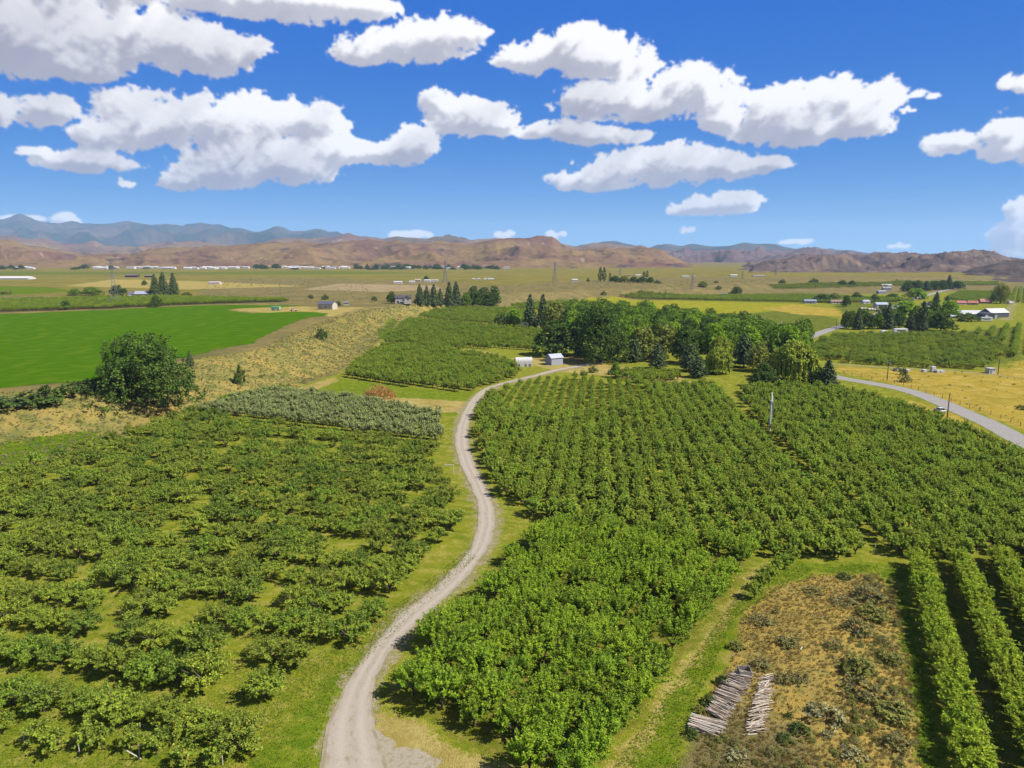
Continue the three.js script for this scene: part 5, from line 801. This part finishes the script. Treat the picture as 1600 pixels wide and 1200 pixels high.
for (const [x, y, h, label] of [[180, 476, 68, 'lattice power pylon standing in the terrace orchard strip'], [696, 441, 33, 'faint lattice pylon above the windbreak conifers'], [867, 441, 31, 'lattice pylon on the far plain before the rocky knob'], [969, 430, 18, 'small lattice pylon behind the poplar clump'], [1082, 452, 23, 'lattice pylon behind the dark orchard strip'], [1212, 430, 16, 'small lattice pylon before the cliffs'], [1160, 436, 12, 'tiny far lattice pylon on the plain']]) {
  const o = place('power_pylon', label, 'pylon', x, y, 0.5), H = metres(h, o.position), w = (t) => lerp(H * 0.11, H * 0.022, Math.min(1, t / 0.62)), T = Math.max(0.16, H * 0.006);
  const corner = [[-1, -1], [1, -1], [1, 1], [-1, 1]];
  for (const [a, b] of corner) part(o, 'leg', mergeGeometries([bar([a * w(0), -0.4, b * w(0)], [a * w(0.62), H * 0.62, b * w(0.62)], T * 1.4), bar([a * w(0.62), H * 0.62, b * w(0.62)], [a * w(1) * 0.7, H, b * w(1) * 0.7], T * 1.3)]), steelMat);
  const g = []; for (let k = 0; k < 9; k++) { const t0 = k / 9, t1 = (k + 1) / 9; for (let c = 0; c < 4; c++) { const [a, b] = corner[c], [d, e] = corner[(c + 1) % 4]; g.push(bar([a * w(t0), H * t0, b * w(t0)], [d * w(t1), H * t1, e * w(t1)], T * 0.8), bar([d * w(t0), H * t0, e * w(t0)], [a * w(t1), H * t1, b * w(t1)], T * 0.8)); } }
  part(o, 'bracing', mergeGeometries(g), steelMat);
  for (const t of [0.66, 0.8, 0.93]) { const L = H * (0.15 - 0.03 * (t > 0.9)); part(o, 'cross_arm', mergeGeometries([bar([-L, H * t, 0], [L, H * t, 0], T * 1.2), bar([-L, H * t, 0], [0, H * (t + 0.05), 0], T), bar([L, H * t, 0], [0, H * (t + 0.05), 0], T)]), steelMat); }
}
{ // the orchard's wind machine: tall white mast, two-bladed propeller at rest
  const o = place('wind_machine', 'tall white orchard wind machine at the narrow lane', 'wind machine', 1201, 673, 0), H = metres(46, o.position);
  part(o, 'mast', cyl(0.3, 0.22, H, 0.25, 0, 0, 14).applyMatrix4(new THREE.Matrix4().makeShear(0, 0, 0, 0, 0, 0)), whiteMat); part(o, 'gearbox', box(0.6, 0.5, 1.0, 0.25, H - 0.1, 0.2), plain(206, 206, 204));
  const s = new THREE.Shape([[-0.1, 0], [-0.28, 0.7], [-0.22, 2.9], [0.1, 2.9], [0.22, 0.7], [0.1, 0]].map(([a, b]) => new THREE.Vector2(a, b)));
  for (const k of [0, Math.PI]) part(o, 'blade', new THREE.ExtrudeGeometry(s, { depth: 0.08, bevelEnabled: false }).rotateY(0.35).rotateZ(0.1 + k).translate(0.25, H + 0.15, 0.85), whiteMat);
}
for (const [x, y, h, name, label] of [[38, 1160, 16, 'tree_stake', 'thin grey tree stake, first in the young front row'], [124, 1176, 22, 'tree_stake', 'pale tree stake standing between the young front trees'], [218, 1182, 18, 'tree_stake', 'upright pale stake beside the leaning one'], [348, 1196, 16, 'tree_stake', 'pale stake at the drive end of the young front row'], [219, 1138, 8, 'tree_stake', 'short white stake in the grass alley'], [323, 1046, 9, 'tree_stake', 'short white stake among the broad trees'], [402, 752, 15, 'sprinkler_post', 'white sprinkler post in the middle of the broad-crowned block'], [1367, 862, 14, 'sprinkler_post', 'white sprinkler post at the orchard edge above the dry patch'], [1518, 670, 8, 'road_marker', 'short white marker post on the verge of the paved road']]) {
  const o = place(name, label, 'post', x, y, 0), H = metres(h, o.position); part(o, 'shaft', cyl(0.06, 0.05, H + 0.2, 0, -0.2), name === 'tree_stake' ? plain(206, 198, 180) : whiteMat); part(o, 'cap', cyl(0.085, 0.06, 0.12, 0, H), name === 'road_marker' ? plain(196, 90, 70) : plain(190, 186, 176));
}
{ const o = place('tree_stake', 'leaning pale stake in the young front row', 'post', 221, 1186, 0.4); part(o, 'shaft', cyl(0.07, 0.06, 1.7).rotateZ(0.75), plain(206, 198, 180)); part(o, 'cap', cyl(0.085, 0.06, 0.1, 0, 1.7).rotateZ(0.75), plain(190, 186, 176)); }
{ const o = place('standpipe', 'white L-shaped standpipe beside the gravel drive', 'standpipe', 709, 742, 0), H = metres(17, o.position); part(o, 'riser', cyl(0.07, 0.07, H), whiteMat); part(o, 'arm', box(2.2, 0.13, 0.13, -1.05, H - 0.1), whiteMat); part(o, 'nozzle', cyl(0.06, 0.09, 0.25, -2.1, H - 0.34), plain(200, 198, 190)); }
{ // wire fence along the road
  const line = along(flat([[1318, 583], [1350, 590], [1400, 599], [1450, 615], [1500, 632], [1560, 652], [1600, 668], [1640, 686]]), 5.2), o = thing('wire_fence', 'wooden post and wire fence between the paved road and the golden field', 'fence', new THREE.Vector3(line[0][0], 0, line[0][1])), r = rng(3), [ox, oz] = line[0];
  const tops = line.map(([x, z]) => [x - ox, land(x, z), z - oz]);
  tops.forEach(([x, y, z]) => { const g = cyl(0.09, 0.08, 1.5, 0, -0.2, 0, 7); g.rotateX((r() - 0.5) * 0.12); g.rotateZ((r() - 0.5) * 0.12); part(o, 'post', g.translate(x, y, z), woodMat); });
  for (const h of [0.4, 0.75, 1.1]) part(o, 'wire', mergeGeometries(tops.slice(1).map((b, i) => bar([tops[i][0], tops[i][1] + h, tops[i][2]], [b[0], b[1] + h, b[2]], 0.012))), steelMat);
}
{ // car on the road
  const a = at(1500, 650), b = at(1440, 626), o = place('white_car', 'white car at the edge of the paved road by the bare utility pole', 'car', 1468, 644, -Math.atan2(b.z - a.z, b.x - a.x));
  const s = new THREE.Shape(); s.moveTo(-2.2, 0.35); s.lineTo(-2.25, 0.8); s.quadraticCurveTo(-2.2, 0.95, -1.9, 0.98); s.lineTo(-1.2, 1.02); s.lineTo(1.0, 1.0); s.lineTo(2.0, 0.88); s.quadraticCurveTo(2.25, 0.8, 2.25, 0.4); s.lineTo(2.2, 0.35);
  part(o, 'body', new THREE.ExtrudeGeometry(s, { depth: 1.6, bevelEnabled: true, bevelSize: 0.06, bevelThickness: 0.1, bevelSegments: 2 }).translate(0, 0, -0.8), plain(236, 236, 236, 0.3));
  const c = new THREE.Shape([[-1.75, 0.98], [-1.2, 1.48], [0.35, 1.5], [1.05, 1.0]].map((v) => new THREE.Vector2(...v))), cab = part(o, 'cabin', new THREE.ExtrudeGeometry(c, { depth: 1.36, bevelEnabled: true, bevelSize: 0.05, bevelThickness: 0.06, bevelSegments: 2 }).translate(0, 0, -0.68), glass);
  part(cab, 'roof_panel', box(1.7, 0.06, 1.4, -0.42, 1.53), plain(236, 236, 236, 0.3));
  for (const x of [-1.4, 1.4]) for (const z of [-1, 1]) { const w = part(o, 'wheel', new THREE.CylinderGeometry(0.33, 0.33, 0.2, 18).rotateX(Math.PI / 2).translate(x, 0.33, z * 0.82), plain(36, 36, 36)); part(w, 'rim', new THREE.CylinderGeometry(0.2, 0.2, 0.03, 12).rotateX(Math.PI / 2).translate(x, 0.33, z * 0.93), plain(190, 190, 192, 0.4)); }
  for (const z of [-0.6, 0.6]) { part(o, 'headlight', box(0.08, 0.16, 0.36, 2.3, 0.62, z), plain(220, 224, 226, 0.2)); part(o, 'tail_light', box(0.08, 0.16, 0.3, -2.32, 0.68, z), plain(150, 30, 26, 0.3)); }
}
function openBin(o, w, d, h, m) {                        // slatted wooden bin, open on top
  const n = 4; for (let k = 0; k < n; k++) { const y = 0.12 + k * (h - 0.1) / n, sh = (h - 0.1) / n - 0.025; for (const z of [-1, 1]) part(o, 'side_board', box(w, sh, 0.05, 0, y, z * d / 2), m); for (const x of [-1, 1]) part(o, 'side_board', box(0.05, sh, d - 0.06, x * (w / 2 - 0.03), y, 0), m); }
  for (const x of [-1, 1]) for (const z of [-1, 1]) part(o, 'corner_post', box(0.1, h, 0.1, x * (w / 2 - 0.11), 0.02, z * (d / 2 - 0.09)), m); part(o, 'floor_board', box(w - 0.1, 0.06, d - 0.1, 0, 0.1), m);
}
openBin(place('fruit_bin', 'weathered open wooden fruit bin at the head of the pole stack', 'bin', 1163, 1056, -0.08), 1.45, 1.3, 0.95, plain(176, 162, 150, 0.95));
[[1400, 579, 6, 4, 'white bin first of the row beside the dry bush'], [1409, 579, 6, 4, 'white bin second of the row beside the dry bush'], [1418, 580, 6, 3, 'low white bin third of the row beside the dry bush'], [1444, 581, 6, 4, 'white bin beside the taller one on the field lane'], [1457, 581, 6, 9, 'tall stack of white bins on the field lane'], [1465, 582, 6, 4, 'white bin after the tall stack'], [1471, 582, 6, 4, 'last white bin of the field lane row']].forEach(([x, y, w, h, label]) => { const o = place('white_bin', label, 'bin', x, y, 0.1), W = metres(w, o.position), H = metres(h, o.position); for (let k = 0, n = Math.max(1, Math.round(H / 1.2)); k < n; k++) { part(o, 'tub', box(W, H / n - 0.12, W, 0, k * H / n + 0.1), plain(228, 226, 218)); part(o, 'skid', box(W, 0.1, W * 0.2, 0, k * H / n, W * 0.4), plain(190, 186, 176)); } });
{ const o = place('pump_house', 'white pump house box by the utility pole in the golden field', 'pump house', 1547, 583, 0.15), W = metres(11, o.position); part(o, 'wall', box(W, W * 0.7, W * 0.8), plain(216, 216, 214)); part(o, 'roof', box(W + 0.4, 0.15, W * 0.8 + 0.4, 0, W * 0.7 + 0.01), plain(204, 206, 210)); part(o, 'door', box(0.9, W * 0.55, 0.08, -W * 0.2, 0, W * 0.4 + 0.02), plain(150, 150, 150)); part(o, 'vent', box(0.6, 0.4, 0.08, W * 0.22, W * 0.4, W * 0.4 + 0.02), plain(120, 120, 122)); }

// ------------------------------------------------------------------ stacks of weathered orchard props, brush pile
const propMats = [[236, 220, 198], [218, 200, 176], [196, 176, 150], [242, 230, 212], [172, 152, 128]].map((c) => plain(...c, 0.95));
function propStack(label, ends0, ends1, n, seed, layers, messy) {   // ends0 / ends1: where the two ends of the props lie, from first to last
  const r = rng(seed), A = along(flat(ends0), 0.4), B = along(flat(ends1), 0.4), o = thing('prop_stack', label, 'pole stack', new THREE.Vector3(A[0][0], land(...A[0]), A[0][1])), P = o.position;
  for (let i = 0; i < n; i++) {
    const t = clamp((i + r()) / n, 0, 0.999), a = A[(t * A.length) | 0], b = B[(t * B.length) | 0], lay = r() * layers, j = () => (r() - 0.5) * messy;
    const p = new THREE.Vector3(a[0] + j(), land(...a) + 0.06 + lay * (0.85 + 0.3 * r()), a[1] + j()), q = new THREE.Vector3(b[0] + j(), land(...b) + 0.06 + lay * (0.7 + 0.5 * r()), b[1] + j()), v = q.clone().sub(p), ext = 1 + (r() - 0.4) * 0.3; v.multiplyScalar(ext);
    const l = v.length(), g = new THREE.CylinderGeometry(0.035, 0.055, l, 6); g.applyQuaternion(new THREE.Quaternion().setFromUnitVectors(new THREE.Vector3(0, 1, 0), v.clone().normalize()));
    part(o, 'prop', g.translate(p.x + v.x / 2 - P.x, p.y + v.y / 2 - P.y, p.z + v.z / 2 - P.z), propMats[(r() * 5) | 0]);
  }
  return o;
}
propStack('long stack of weathered wooden props laid across, below the fruit bin', [[1150, 1054], [1133, 1066], [1118, 1090], [1104, 1114]], [[1176, 1058], [1162, 1082], [1148, 1104], [1130, 1128]], 190, 51, 0.55, 0.5);
propStack('slanting bundle of longer wooden props at the low end of the long stack', [[1082, 1122], [1078, 1132], [1076, 1138]], [[1130, 1132], [1124, 1146], [1114, 1150]], 90, 52, 0.5, 0.35);
propStack('narrow untidy heap of old props beside the long stack', [[1192, 1064], [1182, 1092], [1174, 1120], [1170, 1146]], [[1208, 1060], [1203, 1088], [1196, 1116], [1190, 1142]], 150, 53, 0.5, 0.9);
{ const o = place('fallen_prop', 'single pale prop lying by the untidy heap', 'pole', 1162, 1149, 0.1); part(o, 'shaft', new THREE.CylinderGeometry(0.05, 0.06, 1.9, 7).rotateZ(Math.PI / 2).translate(0.8, 0.07, 0), propMats[3]); part(o, 'split_end', new THREE.CylinderGeometry(0.02, 0.05, 0.3, 5).rotateZ(Math.PI / 2).translate(1.9, 0.08, 0.03), propMats[2]); }
{ const o = place('fallen_prop', 'short broken prop on the dry patch away from the stacks', 'pole', 1251, 1015, 0.9); part(o, 'shaft', new THREE.CylinderGeometry(0.05, 0.06, 1.3, 7).rotateZ(Math.PI / 2).translate(0, 0.08, 0), propMats[3]); part(o, 'split_end', new THREE.CylinderGeometry(0.02, 0.05, 0.3, 5).rotateZ(Math.PI / 2).translate(0.8, 0.09, 0.02), propMats[2]); }
{ // brush pile
  const o = place('brush_pile', 'big heap of dead reddish-brown branches on the mown clearing', 'brush pile', 593, 621, 0), r = rng(61), W = metres(27, o.position), H = metres(22, o.position), mats = [[200, 148, 82], [176, 126, 70], [214, 168, 102], [146, 106, 64]].map((c) => plain(...c, 1));
  for (let k = 0; k < 150; k++) { const a = r() * 6.283, f = Math.sqrt(r()), x = Math.cos(a) * W * f * 0.9, z = Math.sin(a) * W * 0.7 * f, y = H * 0.82 * (1 - f * f) * (0.4 + 0.6 * r()), d = [Math.cos(a) * (r() - 0.2) * 1.6, 0.5 + r() * 0.8 * (1 - f), Math.sin(a) * (r() - 0.2) * 1.6], L = 1.2 + r() * 1.8, g = []; g.push(limb([[x, y, z], [x + d[0] * L * 0.5, y + d[1] * L * 0.5, z + d[2] * L * 0.5], [x + d[0] * L, y + d[1] * L * 0.8, z + d[2] * L]], [0.09, 0.06, 0.02], 4)); for (let q = 0; q < 5; q++) { const t = 0.3 + 0.6 * r(), s = [x + d[0] * L * t, y + d[1] * L * t * 0.9, z + d[2] * L * t]; g.push(limb([s, [s[0] + (r() - 0.5) * 1.4, s[1] + (r() - 0.2) * 0.9, s[2] + (r() - 0.5) * 1.4]], [0.04, 0.012], 3)); } part(o, 'branch', mergeGeometries(g), mats[(r() * 4) | 0]); }
  const L = new Leaves(62), dead = G([186, 134, 70], [164, 114, 60], [204, 156, 92]); for (let k = 0; k < 260; k++) { const a = r() * 6.283, f = Math.sqrt(r()); L.spray(Math.cos(a) * W * f, H * 0.85 * (1 - f * f) * Math.sqrt(r()) + 0.2, Math.sin(a) * W * 0.75 * f, 10, 0.3, 0.34, dead, [Math.cos(a), 0.6, Math.sin(a)]); }
  part(o, 'dead_leaves', L.build(), leafMat).userData.kind = 'stuff';
}

// ------------------------------------------------------------------ brush, sage and grass of the rough ground
[[1357, 935, 60, 22, 'dry', 'wide dark brush at the top corner of the dry patch'], [1338, 988, 52, 24, 'dry', 'dark brush clump in the upper dry patch'], [1303, 1012, 32, 14, 'dry', 'dark brush in the middle of the dry patch'], [1232, 1006, 44, 12, 'dry', 'low dark brush streak facing the mown lane'], [1190, 972, 42, 12, 'dry', 'low brush at the lane corner of the dry patch'], [1212, 958, 14, 11, 'dry', 'small round dark bush at the lane corner'], [1338, 1048, 60, 26, 'bush', 'largest green-grey brush in the dry patch'], [1350, 1082, 62, 22, 'dry', 'dark sprawling brush below the largest brush'], [1250, 1062, 36, 14, 'dry', 'brownish brush beside the narrow prop heap'], [1224, 1064, 28, 15, 'dry', 'bush just above the narrow prop heap'], [1190, 1040, 36, 11, 'dry', 'low brush beside the fruit bin'], [1290, 1122, 66, 20, 'sage', 'broad pale sagebrush in the lower dry patch'], [1250, 1142, 32, 14, 'shrub', 'dark green plant below the narrow prop heap'], [1225, 1156, 24, 12, 'shrub', 'second dark green plant below the narrow prop heap'], [1233, 1120, 14, 9, 'shrub', 'small dark green plant above the other two'], [1290, 1150, 22, 10, 'sage', 'small sagebrush by the dark green plants'], [1320, 903, 24, 9, 'shrub', 'little dark bush on the top edge of the dry patch'], [1272, 926, 34, 11, 'dry', 'low brush near the top of the dry patch'], [1316, 942, 46, 11, 'dry', 'long low brush under the top corner clump'], [1382, 1008, 24, 13, 'dry', 'brush near the lush edge strip'], [1392, 1034, 40, 18, 'bush', 'greenish brush along the lush edge strip'], [1396, 1118, 60, 20, 'bush', 'greenish brush low along the edge strip'], [1365, 965, 50, 20, 'bush', 'green brush below the top corner clump'], [1152, 1012, 28, 12, 'bush', 'green weeds between mown lane and dry patch'], [1128, 1068, 24, 16, 'shrub', 'dark weeds at the upper side of the long stack'], [1108, 1100, 28, 14, 'shrub', 'dark weeds at the middle of the long stack'], [1092, 1112, 20, 12, 'bush', 'weeds at the low end of the long stack'], [1080, 1150, 26, 14, 'shrub', 'dark weeds below the slanting bundle'], [1400, 1165, 50, 18, 'dry', 'grey brush near the bottom of the dry patch'], [1330, 1180, 44, 14, 'sage', 'pale sagebrush near the bottom of the dry patch'], [1150, 1185, 40, 12, 'sage', 'pale weedy brush below the prop stacks']].forEach(([x, y, w, h, kind, label]) => trees('brush', 'bush', [[x, y, h, w, kind, label]]));
function scatter(name, label, geos, mat, polygons, n, seed, size, tint) {
  const r = rng(seed), spots = [], worlds = polygons.map(flat); let tries = 0;
  const boxes = worlds.map((p) => [Math.min(...p.map((q) => q[0])), Math.max(...p.map((q) => q[0])), Math.min(...p.map((q) => q[1])), Math.max(...p.map((q) => q[1]))]), areas = boxes.map((b) => (b[1] - b[0]) * (b[3] - b[2])), all = areas.reduce((p, q) => p + q, 0);
  while (spots.length < n && tries++ < n * 12) { let k = 0, a = r() * all; while (k < areas.length - 1 && a > areas[k]) a -= areas[k++]; const x = lerp(boxes[k][0], boxes[k][1], r()), z = lerp(boxes[k][2], boxes[k][3], r()); if (inside(worlds[k], x, z) && fbm(x / 9, z / 9, 2) > -0.35 + 0.5 * (r() - 0.5)) spots.push([x, z]); }
  const o = new THREE.Group(); o.name = name; o.userData = { kind: 'stuff', label, category: 'ground cover' }; scene.add(o);
  const m4 = new THREE.Matrix4(), q = new THREE.Quaternion(), Y = new THREE.Vector3(0, 1, 0), c = new THREE.Color();
  geos.forEach((g, k) => { const own = spots.filter((_, i) => i % geos.length === k), im = new THREE.InstancedMesh(g, mat, own.length); im.name = name + '_clump'; im.userData.kind = 'stuff'; im.castShadow = im.receiveShadow = true; own.forEach(([x, z], i) => { const s = size[0] + (size[1] - size[0]) * r() * r(); m4.compose(new THREE.Vector3(x, land(x, z), z), q.setFromAxisAngle(Y, r() * 6.28), new THREE.Vector3(s, s * (0.7 + 0.5 * r()), s)); im.setMatrixAt(i, m4); const v = 0.8 + 0.4 * r(); im.setColorAt(i, c.setRGB(v * (0.92 + 0.16 * r()), v, v * (0.9 + 0.2 * r()))); }); o.add(im); });
}
const tuft = (seed, tones, n = 26) => { const L = new Leaves(seed), r = rng(seed); for (let k = 0; k < n; k++) { const a = r() * 6.283, f = r() * 0.5, t = tones[(r() * tones.length) | 0]; L.leaf(Math.cos(a) * f * 0.6, -0.05, Math.sin(a) * f * 0.6, Math.cos(a) * f, 1, Math.sin(a) * f, 0.6 + 0.5 * r(), 0.05, t); } return L.build(); };
const goldTufts = many(3, (k) => tuft(900 + k, D_([206, 174, 88], [186, 158, 84], [166, 146, 80], [148, 134, 74]))), strawTufts = many(3, (k) => tuft(920 + k, D_([198, 178, 102], [178, 160, 92], [152, 148, 86], [128, 132, 70]))), greenTufts = many(3, (k) => tuft(940 + k, G([112, 136, 30], [92, 122, 26], [140, 150, 44])));
const goldPoly = zoneShapes.filter(([z]) => z === GOLD).map(([, p]) => p), bankPoly = zoneShapes.filter(([z]) => z === BANK).map(([, p]) => p);
scatter('dry_grass', 'golden dry grass of the rough patch', goldTufts, leafMat, [goldPoly[1]], 7000, 81, [0.18, 0.5]);
scatter('straw_grass', 'straw-coloured grass of the bank', strawTufts, leafMat, bankPoly, 11000, 82, [0.4, 0.9]);
scatter('mown_grass', 'short mown grass of the orchard alleys and verges', greenTufts, leafMat, [[[0, 1000], [230, 1010], [420, 1060], [520, 1010], [640, 930], [735, 855], [745, 870], [640, 965], [520, 1085], [480, 1205], [0, 1215]], [[945, 1215], [1180, 895], [1250, 880], [1420, 885], [1410, 905], [1265, 893], [1150, 965], [1115, 1040], [1070, 1130], [1060, 1215]]], 26000, 87, [0.1, 0.26]);
scatter('sage_brush', 'low grey sagebrush of the bank', kinds.sage.map((k) => k.crown), leafMat, bankPoly, 1500, 83, [0.3, 1.2]);
scatter('green_weeds', 'green weeds along ditches and lane edges', greenTufts, leafMat, zoneShapes.filter(([z, p]) => z === LUSH && p[0][1] > 500 && p[0][1] < 1200 && p[0][0] !== 380).map(([, p]) => p), 7000, 84, [0.3, 0.8]);
scatter('field_brush', 'scattered low brush of the golden field and rough patch', kinds.dry.map((k) => k.crown), leafMat, [goldPoly[1], zoneShapes.filter(([z]) => z === RANGE)[1][1]], 420, 85, [0.2, 0.75]);
scatter('patch_brush', 'olive weeds and brush thick along one side of the dry patch', kinds.bush.map((k) => k.crown).concat(kinds.dry.map((k) => k.crown)), leafMat, [[[1330, 900], [1398, 905], [1412, 1000], [1428, 1100], [1440, 1215], [1330, 1215], [1310, 1100], [1325, 1000], [1340, 960]], [[1085, 1215], [1100, 1150], [1200, 1160], [1300, 1150], [1320, 1215]]], 520, 88, [0.2, 0.8]);
scatter('bank_bush', 'scattered green bushes of the bank', kinds.bush.map((k) => k.crown), leafMat, bankPoly, 170, 89, [0.4, 1.3]);
scatter('plain_brush', 'low brush dotted over the tan plain', kinds.sage.map((k) => k.crown), leafMat, [[[560, 474], [760, 447], [1000, 434], [1250, 436], [1200, 458], [900, 472], [640, 490]], [[300, 466], [330, 438], [420, 434], [560, 436], [620, 474], [520, 474]]], 1900, 86, [0.5, 1.7]);
renderer.render(scene, camera);
